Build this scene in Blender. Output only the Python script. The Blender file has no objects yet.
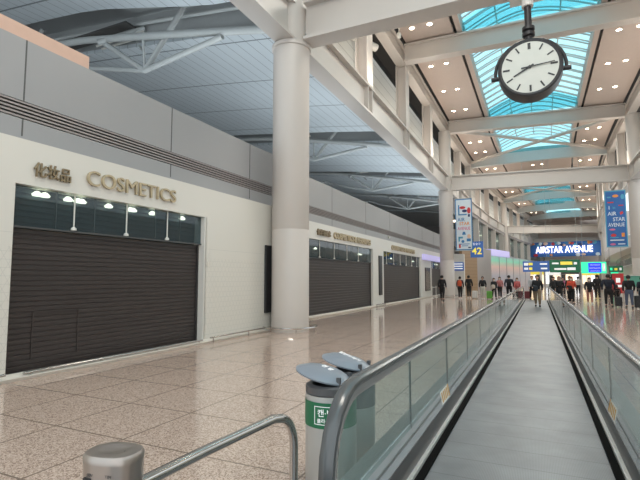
import bpy, bmesh, math, random
from mathutils import Vector, Matrix
random.seed(7)
R = math.radians
PI = math.pi
scn = bpy.context.scene
col = scn.collection

# ------------------------------------------------------------------ camera
cd = bpy.data.cameras.new('camera')
cam = bpy.data.objects.new('camera', cd); col.objects.link(cam)
cd.sensor_fit = 'HORIZONTAL'; cd.sensor_width = 36.0
cd.lens = 36.0 * 460.0 / 640.0
cd.clip_end = 600
cam.location = (0, 0, 1.6)
cam.rotation_euler = (PI/2 + math.atan(38/460), 0, math.atan(218/math.hypot(460, 38)))
scn.camera = cam

# ------------------------------------------------------------------ world, exposure
w = bpy.data.worlds.new('world'); scn.world = w; w.use_nodes = True
wn = w.node_tree.nodes; wl = w.node_tree.links
bg = wn['Background']
tc = wn.new('ShaderNodeTexCoord'); nz = wn.new('ShaderNodeTexNoise'); nz.inputs['Scale'].default_value = 3.0
cr = wn.new('ShaderNodeValToRGB')
cr.color_ramp.elements[0].position = 0.42; cr.color_ramp.elements[0].color = (0.72, 0.86, 0.93, 1)
cr.color_ramp.elements[1].position = 0.62; cr.color_ramp.elements[1].color = (0.95, 0.98, 1.0, 1)
wl.new(tc.outputs['Generated'], nz.inputs['Vector']); wl.new(nz.outputs['Fac'], cr.inputs['Fac'])
wl.new(cr.outputs['Color'], bg.inputs['Color']); bg.inputs['Strength'].default_value = 1.45
scn.view_settings.view_transform = 'Standard'
scn.view_settings.look = 'None'
scn.view_settings.gamma = 1.0
scn.view_settings.use_curve_mapping = False
scn.view_settings.exposure = 0.28

def area(name, loc, rot, sx, sy, power, color):
    l = bpy.data.lights.new(name, 'AREA'); l.shape = 'RECTANGLE'; l.size = sx; l.size_y = sy
    l.energy = power; l.color = color
    o = bpy.data.objects.new(name, l); col.objects.link(o); o.location = loc; o.rotation_euler = rot
    return o
# added fill lights hidden behind the shop fronts, brightening the side hall ceiling
for y in (5, 15.4, 25, 34, 42, 48.8, 57, 64.2):
    area('side_hall_fill', (-12.5, y, 5.95), (PI, 0, 0), 6, 2.5, 300, (0.86, 0.95, 1.0))
# added fill lights below the high ceiling, shining down into the concourse
for y in (3, 17, 32, 47, 62, 78, 95):
    area('hall_fill', ((y-42)**2/800 if y > 42 else 0.0, y, 13.9), (0, 0, 0), 5.0, 2.0, 520, (1.0, 0.90, 0.80))

# added fill lights above the long beams, brightening the dim high ceiling
for y in (6, 19, 32, 46, 60, 75, 92):
    for s_ in (-1, 1):
        area('high_ceiling_fill', (s_*6.1+((y-42)**2/800 if y > 42 else 0.0), y, 10.45), (PI, R(25)*s_, 0), .5, 10, 130, (1.0, 0.86, 0.72))

# ------------------------------------------------------------------ materials
def mat(name, c, rough=0.5, metal=0.0, emit=None, es=1.0, spec=0.5, noise=None, bump=None):
    m = bpy.data.materials.new(name); m.use_nodes = True
    b = m.node_tree.nodes['Principled BSDF']
    b.inputs['Base Color'].default_value = (*c, 1); b.inputs['Roughness'].default_value = rough
    b.inputs['Metallic'].default_value = metal; b.inputs['Specular IOR Level'].default_value = spec
    if emit:
        b.inputs['Emission Color'].default_value = (*emit, 1); b.inputs['Emission Strength'].default_value = es
    n = m.node_tree.nodes; l = m.node_tree.links
    sc, amt = noise if noise else (6.0, 0.05)
    t = n.new('ShaderNodeTexCoord'); z = n.new('ShaderNodeTexNoise'); z.inputs['Scale'].default_value = sc
    z.inputs['Detail'].default_value = 3
    r = n.new('ShaderNodeMapRange'); r.inputs['To Min'].default_value = 1-amt; r.inputs['To Max'].default_value = 1+amt
    mx = n.new('ShaderNodeVectorMath'); mx.operation = 'SCALE'; mx.inputs[0].default_value = c
    l.new(t.outputs['Object'], z.inputs['Vector']); l.new(z.outputs['Fac'], r.inputs['Value'])
    l.new(r.outputs['Result'], mx.inputs['Scale']); l.new(mx.outputs['Vector'], b.inputs['Base Color'])
    if bump:
        bp = n.new('ShaderNodeBump'); bp.inputs['Strength'].default_value = bump
        l.new(z.outputs['Fac'], bp.inputs['Height']); l.new(bp.outputs['Normal'], b.inputs['Normal'])
    return m

def glass_mat(name, tint, opacity, gloss_rough=0.03, body=(0.5, 0.55, 0.53)):
    m = bpy.data.materials.new(name); m.use_nodes = True
    n = m.node_tree.nodes; l = m.node_tree.links; n.clear()
    out = n.new('ShaderNodeOutputMaterial'); tr = n.new('ShaderNodeBsdfTransparent'); tr.inputs['Color'].default_value = (*tint, 1)
    df = n.new('ShaderNodeBsdfDiffuse'); df.inputs['Color'].default_value = (*body, 1)
    gl = n.new('ShaderNodeBsdfGlossy'); gl.inputs['Roughness'].default_value = gloss_rough
    fr = n.new('ShaderNodeFresnel'); fr.inputs['IOR'].default_value = 1.5
    m1 = n.new('ShaderNodeMixShader'); m1.inputs['Fac'].default_value = opacity
    m2 = n.new('ShaderNodeMixShader')
    l.new(tr.outputs[0], m1.inputs[1]); l.new(df.outputs[0], m1.inputs[2])
    ge = n.new('ShaderNodeNewGeometry'); iv = n.new('ShaderNodeMath'); iv.operation = 'SUBTRACT'; iv.inputs[0].default_value = 1.0
    l.new(ge.outputs['Backfacing'], iv.inputs[1]); fm = n.new('ShaderNodeMath'); fm.operation = 'MULTIPLY'
    l.new(fr.outputs[0], fm.inputs[0]); l.new(iv.outputs[0], fm.inputs[1])
    l.new(fm.outputs[0], m2.inputs['Fac']); l.new(m1.outputs[0], m2.inputs[1]); l.new(gl.outputs[0], m2.inputs[2])
    l.new(m2.outputs[0], out.inputs[0])
    return m

def math_node(n, op, a=None, b=None):
    k = n.new('ShaderNodeMath'); k.operation = op
    if a is not None: k.inputs[0].default_value = a
    if b is not None: k.inputs[1].default_value = b
    return k

def line_mask(n, l, src, off, period, width):
    """1 on thin lines every period along a coordinate output"""
    a = math_node(n, 'ADD', b=off); l.new(src, a.inputs[0])
    d = math_node(n, 'DIVIDE', b=period); l.new(a.outputs[0], d.inputs[0])
    f = math_node(n, 'FRACT'); l.new(d.outputs[0], f.inputs[0])
    c = math_node(n, 'LESS_THAN', b=width/period); l.new(f.outputs[0], c.inputs[0])
    return c.outputs[0]

def floor_material():
    m = bpy.data.materials.new('polished_granite_tiles'); m.use_nodes = True
    n = m.node_tree.nodes; l = m.node_tree.links; b = n['Principled BSDF']
    g = n.new('ShaderNodeNewGeometry'); s = n.new('ShaderNodeSeparateXYZ'); l.new(g.outputs['Position'], s.inputs[0])
    z = n.new('ShaderNodeTexVoronoi'); z.inputs['Scale'].default_value = 95
    l.new(g.outputs['Position'], z.inputs['Vector']); zs = n.new('ShaderNodeSeparateXYZ'); l.new(z.outputs['Color'], zs.inputs[0])
    r = n.new('ShaderNodeValToRGB'); e = r.color_ramp.elements
    e[0].position = 0.12; e[0].color = (0.29, 0.205, 0.165, 1); e[1].position = 0.65; e[1].color = (0.66, 0.52, 0.435, 1)
    l.new(zs.outputs['X'], r.inputs['Fac'])
    z2 = n.new('ShaderNodeTexNoise'); z2.inputs['Scale'].default_value = 0.35; l.new(g.outputs['Position'], z2.inputs['Vector'])
    mr = n.new('ShaderNodeMapRange'); mr.inputs['To Min'].default_value = 0.93; mr.inputs['To Max'].default_value = 1.07
    l.new(z2.outputs['Fac'], mr.inputs['Value'])
    sc = n.new('ShaderNodeVectorMath'); sc.operation = 'SCALE'; l.new(r.outputs['Color'], sc.inputs[0]); l.new(mr.outputs[0], sc.inputs['Scale'])
    a = line_mask(n, l, s.outputs['X'], 200.8, 1.0, 0.02); c = line_mask(n, l, s.outputs['Y'], 200.58, 1.0, 0.02)
    mx = math_node(n, 'MAXIMUM'); l.new(a, mx.inputs[0]); l.new(c, mx.inputs[1])
    k = math_node(n, 'MULTIPLY', b=0.75); l.new(mx.outputs[0], k.inputs[0]); k.inputs[1].default_value = 0.9
    mix = n.new('ShaderNodeMix'); mix.data_type = 'RGBA'
    l.new(k.outputs[0], mix.inputs['Factor']); l.new(sc.outputs[0], mix.inputs['A']); mix.inputs['B'].default_value = (0.20, 0.15, 0.12, 1)
    l.new(mix.outputs['Result'], b.inputs['Base Color'])
    b.inputs['Roughness'].default_value = 0.10; b.inputs['Specular IOR Level'].default_value = 0.75
    return m

def plank_material(name, base, dark, period, axis='X', seam=None, width=0.03, rough=0.45):
    """planks with thin dark joints across one axis; optional wide-spaced joints across the other"""
    m = bpy.data.materials.new(name); m.use_nodes = True
    n = m.node_tree.nodes; l = m.node_tree.links; b = n['Principled BSDF']
    g = n.new('ShaderNodeNewGeometry'); s = n.new('ShaderNodeSeparateXYZ'); l.new(g.outputs['Position'], s.inputs[0])
    a = line_mask(n, l, s.outputs[axis], 200.0, period, width)
    fac = a
    if seam:
        ax, off, per, wd = seam
        c = line_mask(n, l, s.outputs[ax], off, per, wd)
        mx = math_node(n, 'MAXIMUM'); l.new(a, mx.inputs[0]); l.new(c, mx.inputs[1]); fac = mx.outputs[0]
    mix = n.new('ShaderNodeMix'); mix.data_type = 'RGBA'
    l.new(fac, mix.inputs['Factor']); mix.inputs['A'].default_value = (*base, 1); mix.inputs['B'].default_value = (*dark, 1)
    l.new(mix.outputs['Result'], b.inputs['Base Color']); b.inputs['Roughness'].default_value = rough
    return m

def pattern_panel():
    """cream panel with a faint printed triangle lattice on its lower part"""
    m = bpy.data.materials.new('cream_lattice_panel'); m.use_nodes = True
    n = m.node_tree.nodes; l = m.node_tree.links; b = n['Principled BSDF']
    g = n.new('ShaderNodeNewGeometry'); s = n.new('ShaderNodeSeparateXYZ'); l.new(g.outputs['Position'], s.inputs[0])
    masks = []
    for ca, cb in ((0.0, 1.0), (0.866, 0.5), (0.866, -0.5)):
        p = math_node(n, 'MULTIPLY', b=ca); l.new(s.outputs['Y'], p.inputs[0])
        q = math_node(n, 'MULTIPLY', b=cb); l.new(s.outputs['Z'], q.inputs[0])
        a = math_node(n, 'ADD'); l.new(p.outputs[0], a.inputs[0]); l.new(q.outputs[0], a.inputs[1])
        masks.append(line_mask(n, l, a.outputs[0], 200.0, 0.13, 0.007))
    m1 = math_node(n, 'MAXIMUM'); l.new(masks[0], m1.inputs[0]); l.new(masks[1], m1.inputs[1])
    m2 = math_node(n, 'MAXIMUM'); l.new(m1.outputs[0], m2.inputs[0]); l.new(masks[2], m2.inputs[1])
    low = math_node(n, 'LESS_THAN', b=2.1); l.new(s.outputs['Z'], low.inputs[0])
    m3 = math_node(n, 'MULTIPLY'); l.new(m2.outputs[0], m3.inputs[0]); l.new(low.outputs[0], m3.inputs[1])
    m4 = math_node(n, 'MULTIPLY', b=0.45); l.new(m3.outputs[0], m4.inputs[0])
    j = line_mask(n, l, s.outputs['Z'], 200.0-2.1+2.1*0, 2.13, 0.012)
    j2 = math_node(n, 'MULTIPLY', b=0.35); l.new(j, j2.inputs[0])
    m5 = math_node(n, 'MAXIMUM'); l.new(m4.outputs[0], m5.inputs[0]); l.new(j2.outputs[0], m5.inputs[1])
    mix = n.new('ShaderNodeMix'); mix.data_type = 'RGBA'
    l.new(m5.outputs[0], mix.inputs['Factor']); mix.inputs['A'].default_value = (0.69, 0.665, 0.605, 1); mix.inputs['B'].default_value = (0.45, 0.45, 0.42, 1)
    l.new(mix.outputs['Result'], b.inputs['Base Color']); b.inputs['Roughness'].default_value = 0.32
    return m

def pallet_material():
    m = bpy.data.materials.new('grooved_aluminium'); m.use_nodes = True
    n = m.node_tree.nodes; l = m.node_tree.links; b = n['Principled BSDF']
    g = n.new('ShaderNodeNewGeometry'); s = n.new('ShaderNodeSeparateXYZ'); l.new(g.outputs['Position'], s.inputs[0])
    a = line_mask(n, l, s.outputs['X'], 200.0, 0.012, 0.005); c = line_mask(n, l, s.outputs['Y'], 200.03, 0.40, 0.008)
    a2 = math_node(n, 'MULTIPLY', b=0.35); l.new(a, a2.inputs[0])
    mx = math_node(n, 'MAXIMUM'); l.new(a2.outputs[0], mx.inputs[0]); l.new(c, mx.inputs[1])
    z = n.new('ShaderNodeTexNoise'); z.inputs['Scale'].default_value = 2.2; z.inputs['Detail'].default_value = 4; l.new(g.outputs['Position'], z.inputs['Vector'])
    r = n.new('ShaderNodeValToRGB'); e = r.color_ramp.elements
    e[0].position = 0.3; e[0].color = (0.17, 0.18, 0.19, 1); e[1].position = 0.7; e[1].color = (0.25, 0.265, 0.28, 1)
    l.new(z.outputs['Fac'], r.inputs['Fac'])
    mix = n.new('ShaderNodeMix'); mix.data_type = 'RGBA'
    l.new(mx.outputs[0], mix.inputs['Factor']); l.new(r.outputs['Color'], mix.inputs['A']); mix.inputs['B'].default_value = (0.10, 0.10, 0.11, 1)
    l.new(mix.outputs['Result'], b.inputs['Base Color']); b.inputs['Roughness'].default_value = 0.42; b.inputs['Metallic'].default_value = 0.25
    return m

def lightwall_material():
    """back-lit frosted panels: green glow along the top, pink below, pale grey with dots at eye level"""
    m = bpy.data.materials.new('backlit_frosted_panel'); m.use_nodes = True
    n = m.node_tree.nodes; l = m.node_tree.links; b = n['Principled BSDF']
    g = n.new('ShaderNodeNewGeometry'); s = n.new('ShaderNodeSeparateXYZ'); l.new(g.outputs['Position'], s.inputs[0])
    d = math_node(n, 'DIVIDE', b=4.2); l.new(s.outputs['Z'], d.inputs[0])
    r = n.new('ShaderNodeValToRGB'); e = r.color_ramp.elements
    e[0].position = 0.0; e[0].color = (0.36, 0.33, 0.34, 1); e[1].position = 1.0; e[1].color = (0.30, 0.40, 0.42, 1)
    for p, c in ((0.45, (0.38, 0.36, 0.40, 1)), (0.68, (0.62, 0.42, 0.36, 1)), (0.84, (0.22, 0.60, 0.42, 1))):
        k = r.color_ramp.elements.new(p); k.color = c
    l.new(d.outputs[0], r.inputs['Fac'])
    v = n.new('ShaderNodeTexVoronoi'); v.inputs['Scale'].default_value = 1.6; l.new(g.outputs['Position'], v.inputs['Vector'])
    c = math_node(n, 'LESS_THAN', b=0.13); l.new(v.outputs['Distance'], c.inputs[0])
    k = math_node(n, 'MULTIPLY', b=0.5); l.new(c.outputs[0], k.inputs[0])
    mix = n.new('ShaderNodeMix'); mix.data_type = 'RGBA'
    l.new(k.outputs[0], mix.inputs['Factor']); l.new(r.outputs['Color'], mix.inputs['A']); mix.inputs['B'].default_value = (0.42, 0.2, 0.3, 1)
    l.new(mix.outputs['Result'], b.inputs['Base Color']); l.new(mix.outputs['Result'], b.inputs['Emission Color'])
    b.inputs['Emission Strength'].default_value = 0.25; b.inputs['Roughness'].default_value = 0.25
    return m

M = dict(
    floor=floor_material(), pallet=pallet_material(), lattice=pattern_panel(), lightwall=lightwall_material(),
    steelwhite=mat('painted_steel_offwhite', (0.56, 0.52, 0.485), 0.42, noise=(1.5, 0.03)),
    column=mat('painted_column', (0.57, 0.52, 0.48), 0.38, noise=(1.2, 0.03)),
    beamin=mat('painted_beam_web', (0.55, 0.58, 0.58), 0.45),
    ceilpanel=mat('beige_ceiling_panel', (0.56, 0.47, 0.42), 0.6),
    slot=mat('dark_slot', (0.015, 0.015, 0.017), 0.7),
    void=mat('dark_plenum', (0.07, 0.068, 0.066), 0.8),
    recess=mat('grey_recess', (0.34, 0.355, 0.36), 0.7),
    planks=plank_material('white_ceiling_planks', (0.52, 0.57, 0.605), (0.17, 0.195, 0.21), 0.62, 'X', ('Y', 200-15.2+0.35, 4.5, 0.10), width=0.028),
    slatwall=plank_material('pale_plank_cladding', (0.62, 0.62, 0.59), (0.28, 0.28, 0.27), 0.62, 'Z', None, width=0.03),
    tube=mat('grey_painted_tube', (0.42, 0.44, 0.44), 0.4),
    cream=mat('cream_panel', (0.70, 0.665, 0.60), 0.35, noise=(0.8, 0.02)),
    white=mat('white_panel', (0.70, 0.685, 0.64), 0.35, noise=(0.8, 0.02)),
    greywall=mat('grey_metal_cladding', (0.335, 0.335, 0.34), 0.42, noise=(0.7, 0.03)),
    seam=mat('panel_seam', (0.09, 0.09, 0.09), 0.6),
    louvre=mat('louvre_blades', (0.30, 0.27, 0.26), 0.5), louvredark=mat('louvre_gap', (0.03, 0.028, 0.028), 0.7),
    peach=mat('peach_board', (0.62, 0.42, 0.33), 0.6),
    shutter=mat('brown_roller_shutter', (0.050, 0.041, 0.039), 0.4, metal=0.1, noise=(2.0, 0.12)),
    shutterback=mat('dark_shop_interior', (0.035, 0.05, 0.055), 0.6),
    transom=glass_mat('dusky_transom_glass', (0.52, 0.62, 0.66), 0.15, 0.04, (0.10, 0.15, 0.17)),
    grid=mat('sheen_tinted_slats', (0.075, 0.10, 0.11), 0.4, metal=0.2),  # shutter slats coloured bluish to stand in for the transom glass reflection
    gold=mat('brushed_gold_letters', (0.50, 0.41, 0.27), 0.42, metal=0.35),
    golddark=mat('dark_bronze_letters', (0.26, 0.20, 0.12), 0.45, metal=0.3),  # darker bronze for the small Chinese characters
    chrome=mat('polished_stainless', (0.52, 0.50, 0.48), 0.13, metal=1.0),
    steel=mat('satin_stainless', (0.40, 0.35, 0.315), 0.32, metal=0.85, noise=(3, 0.05)),
    silver=mat('bright_aluminium_strip', (0.78, 0.77, 0.74), 0.3, metal=0.35),
    deck=mat('stainless_deck', (0.62, 0.65, 0.66), 0.12, metal=0.55),
    skirt=mat('dark_skirt_panel', (0.085, 0.085, 0.085), 0.38, metal=0.3),
    brush=mat('black_brush', (0.008, 0.008, 0.008), 0.9, spec=0.05),
    rubber=mat('charcoal_rubber_handrail', (0.085, 0.09, 0.092), 0.22, spec=0.7),
    outer=mat('grey_outer_cladding', (0.22, 0.235, 0.235), 0.35, metal=0.4),
    bglass=glass_mat('greenish_balustrade_glass', (0.86, 0.94, 0.92), 0.15, 0.02, (0.42, 0.50, 0.48)),
    skyglass=glass_mat('cyan_skylight_glass', (0.70, 0.91, 0.94), 0.04, 0.05, (0.6, 0.9, 0.95)),
    gglass=glass_mat('gallery_glass', (0.55, 0.66, 0.66), 0.25, 0.03, (0.25, 0.33, 0.33)),
    skyframe=mat('pale_skylight_rib', (0.66, 0.72, 0.72), 0.4),
    black=mat('black_plastic', (0.02, 0.02, 0.022), 0.35), clockrim=mat('charcoal_clock_case', (0.03, 0.028, 0.03), 0.4),
    clockface=mat('ivory_clock_dial', (0.66, 0.66, 0.60), 0.22),
    lamp=mat('glowing_lamp', (1, 0.9, 0.75), 0.5, emit=(1.0, 0.84, 0.62), es=24),
    lampring=mat('lamp_ring', (0.75, 0.68, 0.6), 0.4),
    spot=mat('glowing_spot', (1, 0.9, 0.75), 0.5, emit=(1.0, 0.82, 0.58), es=5),
    wood=plank_material('tan_wood_boards', (0.34, 0.225, 0.13), (0.17, 0.11, 0.06), 0.33, 'Z', None, width=0.02),
    taupe=mat('taupe_panel', (0.34, 0.31, 0.295), 0.45),
    purple=mat('violet_lit_sign', (0.5, 0.45, 0.8), 0.4, emit=(0.62, 0.58, 0.95), es=0.3),
    signwhite=mat('sign_white', (0.85, 0.85, 0.85), 0.4, emit=(1, 1, 1), es=0.35),
    glowwhite=mat('lit_letters', (0.9, 0.85, 1.0), 0.4, emit=(0.93, 0.86, 1.0), es=1.6),
    signblue=mat('sign_blue', (0.03, 0.09, 0.28), 0.35, emit=(0.03, 0.10, 0.32), es=0.4),
    ledblue=mat('led_blue', (0.02, 0.03, 0.45), 0.35, emit=(0.03, 0.06, 0.9), es=0.9),
    ledgreen=mat('led_green', (0.03, 0.5, 0.25), 0.4, emit=(0.04, 0.85, 0.42), es=0.85),
    signgreen=mat('sign_dark_green', (0.01, 0.09, 0.045), 0.4, emit=(0.01, 0.12, 0.05), es=0.4),
    yellow=mat('sign_yellow', (0.8, 0.62, 0.08), 0.4, emit=(0.9, 0.75, 0.1), es=0.45),
    banwhite=mat('banner_white', (0.62, 0.69, 0.74), 0.5), banblue=mat('banner_blue', (0.025, 0.12, 0.36), 0.5),
    midblue=mat('print_blue', (0.04, 0.19, 0.42), 0.5), teal=mat('print_teal', (0.07, 0.32, 0.48), 0.5),
    red=mat('print_red', (0.55, 0.035, 0.04), 0.5), orange=mat('print_orange', (0.72, 0.26, 0.05), 0.5),
    pink=mat('print_pink', (0.62, 0.15, 0.28), 0.5), navy=mat('print_navy', (0.015, 0.03, 0.12), 0.5),
    skinp=mat('print_skin', (0.72, 0.48, 0.34), 0.5),
    bingreen=mat('bin_green_band', (0.01, 0.15, 0.065), 0.4), bingrey=mat('bin_grey_band', (0.09, 0.09, 0.095), 0.4),
    binbody=mat('bin_silver_body', (0.50, 0.50, 0.485), 0.35, metal=0.3), binlid=mat('bin_blue_grey_lid', (0.22, 0.255, 0.30), 0.32),
    shopglow=mat('lit_shop_interior', (0.9, 0.7, 0.5), 0.5, emit=(1.0, 0.78, 0.56), es=1.1),
    shopglow2=mat('lit_shop_white', (0.9, 0.9, 0.9), 0.5, emit=(0.9, 0.93, 1.0), es=1.0),
    shopdark=mat('dark_shop_front', (0.06, 0.055, 0.055), 0.5),
    jetgreen=mat('green_glass_panel', (0.12, 0.40, 0.30), 0.3),
    display=mat('dark_display', (0.05, 0.035, 0.035), 0.2),
    sticker=mat('white_sticker', (0.80, 0.79, 0.74), 0.5), stickergold=mat('sticker_orange', (0.62, 0.33, 0.05), 0.5),
)
_cm = {}
def cloth(c, rough=0.8):
    k = tuple(c)
    if k not in _cm: _cm[k] = mat('cloth', c, rough, noise=(20, 0.12))
    return _cm[k]

# ------------------------------------------------------------------ helpers
class MB:
    def __init__(s): s.bm = bmesh.new()
    def box(s, x0, x1, y0, y1, z0, z1):
        v = [s.bm.verts.new(p) for p in ((x0,y0,z0),(x1,y0,z0),(x1,y1,z0),(x0,y1,z0),(x0,y0,z1),(x1,y0,z1),(x1,y1,z1),(x0,y1,z1))]
        for f in ((3,2,1,0),(4,5,6,7),(0,1,5,4),(1,2,6,5),(2,3,7,6),(3,0,4,7)): s.bm.faces.new([v[i] for i in f])
        return s
    def hexa(s, pts):
        v = [s.bm.verts.new(p) for p in pts]
        for f in ((3,2,1,0),(4,5,6,7),(0,1,5,4),(1,2,6,5),(2,3,7,6),(3,0,4,7)): s.bm.faces.new([v[i] for i in f])
        return s
    def quad(s, *pts):
        s.bm.faces.new([s.bm.verts.new(p) for p in pts]); return s
    def tube(s, pts, r, seg=12, cap=True, rx=None):
        """tube of radius r (or list) through points"""
        pts = [Vector(p) for p in pts]; n = len(pts); rings = []
        rs = r if isinstance(r, (list, tuple)) else [r]*n
        up = Vector((0, 0, 1)); prev = None
        for i, p in enumerate(pts):
            t = (pts[min(i+1, n-1)]-pts[max(i-1, 0)]).normalized()
            if prev is None:
                a = t.cross(up)
                if a.length < 1e-3: a = t.cross(Vector((1, 0, 0)))
            else:
                a = prev - t*prev.dot(t)
                if a.length < 1e-4: a = t.cross(up)
            a.normalize(); b = t.cross(a).normalized(); prev = a
            ring = []
            for k in range(seg):
                q = 2*PI*k/seg
                ring.append(s.bm.verts.new(p + a*math.cos(q)*rs[i] + b*math.sin(q)*rs[i]*(rx or 1)))
            rings.append(ring)
        for i in range(n-1):
            for k in range(seg):
                s.bm.faces.new((rings[i][k], rings[i][(k+1) % seg], rings[i+1][(k+1) % seg], rings[i+1][k]))
        if cap: s.bm.faces.new(rings[0][::-1]); s.bm.faces.new(rings[-1])
        return s
    def lathe(s, prof, c=(0, 0, 0), seg=24, sx=1, sy=1, mtx=None, cap=True):
        rings = []
        for r, z in prof:
            ring = []
            for k in range(seg):
                q = 2*PI*k/seg; p = Vector((r*math.cos(q)*sx, r*math.sin(q)*sy, z))
                if mtx: p = mtx @ p
                ring.append(s.bm.verts.new(p+Vector(c)))
            rings.append(ring)
        for i in range(len(prof)-1):
            for k in range(seg):
                s.bm.faces.new((rings[i][k], rings[i][(k+1) % seg], rings[i+1][(k+1) % seg], rings[i+1][k]))
        if cap and prof[0][0] > 1e-4: s.bm.faces.new(rings[0][::-1])
        if cap and prof[-1][0] > 1e-4: s.bm.faces.new(rings[-1])
        return s
    def sweep(s, section, path, closed=True):
        """section: (dx,dz) points; path: (x,y) points, dx measured to the right of travel"""
        rings = []
        n = len(path)
        for i, (x, y, *zz) in enumerate(path):
            a = path[max(i-1, 0)]; b = path[min(i+1, n-1)]
            t = Vector((b[0]-a[0], b[1]-a[1])).normalized(); nx, ny = t.y, -t.x
            z = zz[0] if zz else 0
            rings.append([s.bm.verts.new((x+nx*dx, y+ny*dx, z+dz)) for dx, dz in section])
        m = len(section)
        for i in range(n-1):
            for k in range(m if closed else m-1):
                s.bm.faces.new((rings[i][k], rings[i][(k+1) % m], rings[i+1][(k+1) % m], rings[i+1][k]))
        if closed: s.bm.faces.new(rings[0][::-1]); s.bm.faces.new(rings[-1])
        return s
    def prism(s, pts2, axis, a, b):
        """polygon extruded along axis 'x' (pts are y,z) or 'y' (pts are x,z) or 'z' (x,y)"""
        f = {'x': lambda p, t: (t, p[0], p[1]), 'y': lambda p, t: (p[0], t, p[1]), 'z': lambda p, t: (p[0], p[1], t)}[axis]
        A = [s.bm.verts.new(f(p, a)) for p in pts2]; B = [s.bm.verts.new(f(p, b)) for p in pts2]; n = len(pts2)
        s.bm.faces.new(A[::-1]); s.bm.faces.new(B)
        for k in range(n): s.bm.faces.new((A[k], A[(k+1) % n], B[(k+1) % n], B[k]))
        return s
    def build(s, name, m, parent=None, smooth=False, bevel=None):
        bmesh.ops.recalc_face_normals(s.bm, faces=s.bm.faces)
        me = bpy.data.meshes.new(name); s.bm.to_mesh(me); s.bm.free()
        me.materials.append(m)
        if smooth:
            for p in me.polygons: p.use_smooth = True
            try: me.set_sharp_from_angle(angle=R(40))
            except Exception: pass
        o = bpy.data.objects.new(name, me); col.objects.link(o); o.parent = parent
        if bevel:
            b = o.modifiers.new('bevel', 'BEVEL'); b.width = bevel; b.segments = 2; b.limit_method = 'ANGLE'
        return o

def tag(o, label, cat, group=None, kind=None):
    o['label'] = label
    if cat: o['category'] = cat
    if group: o['group'] = group
    if kind: o['kind'] = kind
    return o
def struct(o, label=None, cat=None):
    o['kind'] = 'structure'
    if label: o['label'] = label; o['category'] = cat or o.name.split('.')[0].replace('_', ' ')
    return o
def empty(name, loc=(0, 0, 0), rz=0):
    o = bpy.data.objects.new(name, None); col.objects.link(o); o.location = loc; o.rotation_euler = (0, 0, rz)
    o.empty_display_size = 0.2
    return o
def copy_tree(o, parent=None):
    c = o.copy(); col.objects.link(c)
    if parent: c.parent = parent
    for ch in [k for k in bpy.data.objects if k.parent == o]: copy_tree(ch, c)
    return c
def text(name, body, size, m, loc, rot, parent=None, ext=0.004, align='CENTER', sx=1.0, bold=0.0, space=1.0):
    cu = bpy.data.curves.new(name, 'FONT'); cu.body = body; cu.size = size; cu.extrude = ext; cu.offset = bold
    cu.align_x = align; cu.align_y = 'CENTER'; cu.space_character = space
    cu.materials.append(m)
    o = bpy.data.objects.new(name, cu); col.objects.link(o); o.location = loc; o.rotation_euler = rot
    o.scale = (sx, 1, 1); o.parent = parent
    return o
def off(y): return (y-42)**2/800 if y > 42 else 0.0
def side_path(x, y0, y1, step=4.0):
    """a line at offset x from the centre of the curved concourse"""
    pts = []; y = y0
    while y < y1-1e-3: pts.append((x+off(y), y)); y += step
    pts.append((x+off(y1), y1)); return pts
EAST = (PI/2, 0, PI/2)      # text facing +X, reading along +Y
SOUTH = (PI/2, 0, 0)        # text facing -Y

# ------------------------------------------------------------------ floor and shell
WH = 0.72; WC = -0.185      # walkway half width, centre
struct(MB().box(-8.9, WC-1.03, -5, 140, -0.3, 0).build('floor', M['floor']), 'polished beige pink granite tile floor of the concourse', 'floor')
struct(MB().box(WC+1.03, 9.2, -5, 140, -0.3, 0).build('floor', M['floor']), 'polished granite tile floor right of the moving walkway', 'floor')
struct(MB().box(WC-1.03, WC+1.03, 37.2, 140, -0.3, 0).build('floor', M['floor']), 'granite floor beyond the far end of the moving walkway', 'floor')
struct(MB().box(9.2, 30, 40, 140, -0.3, 0).build('floor', M['floor']), 'granite floor at the far right bend of the concourse', 'floor')
struct(MB().box(WC-1.03, WC+1.03, -5, 37.2, -0.4, -0.06).build('floor', M['slot']), 'dark pit under the moving walkway', 'floor')

# side hall plank ceiling: strips between truss gaps
def roofz(x): return 12.1 + 0.135*(-7-x) - 0.0012*(-7-x)**2*1.0
strips = [(-6, -1.2), (1.0, 14.3), (16.6, 32.3), (35.6, 47.5), (50.2, 63.0), (65.5, 80), (82.5, 110)]
for i, (a, b) in enumerate(strips):
    xs = [-8.35-1.6*k for k in range(16)]
    mb = MB()
    for k in range(len(xs)-1):
        x0, x1 = xs[k], xs[k+1]; o0 = off(a)
        rb = lambda x: roofz(x) + (min(.8, .12*max(0, -x-12)) if i == 1 else 0)
        mb.hexa([(x1, a, roofz(x1)), (x0, a, roofz(x0)), (x0, b, rb(x0)), (x1, b, rb(x1)),
                 (x1, a, roofz(x1)+.2), (x0, a, roofz(x0)+.2), (x0, b, rb(x0)+.2), (x1, b, rb(x1)+.2)])
    struct(mb.build('ceiling', M['planks']), 'strip %s of the white plank ceiling over the side hall, counted from the camera' % ['one','two','three','four','five','six','seven'][i], 'ceiling')
mb = MB()
for k in range(16):
    x0, x1 = -8.35-1.6*k, -9.95-1.6*k
    mb.hexa([(x1, -6, roofz(x1)+1.7), (x0, -6, roofz(x0)+1.7), (x0, 110, roofz(x0)+1.7), (x1, 110, roofz(x1)+1.7), (x1, -6, roofz(x1)+1.9), (x0, -6, roofz(x0)+1.9), (x0, 110, roofz(x0)+1.9), (x1, 110, roofz(x1)+1.9)])
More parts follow.
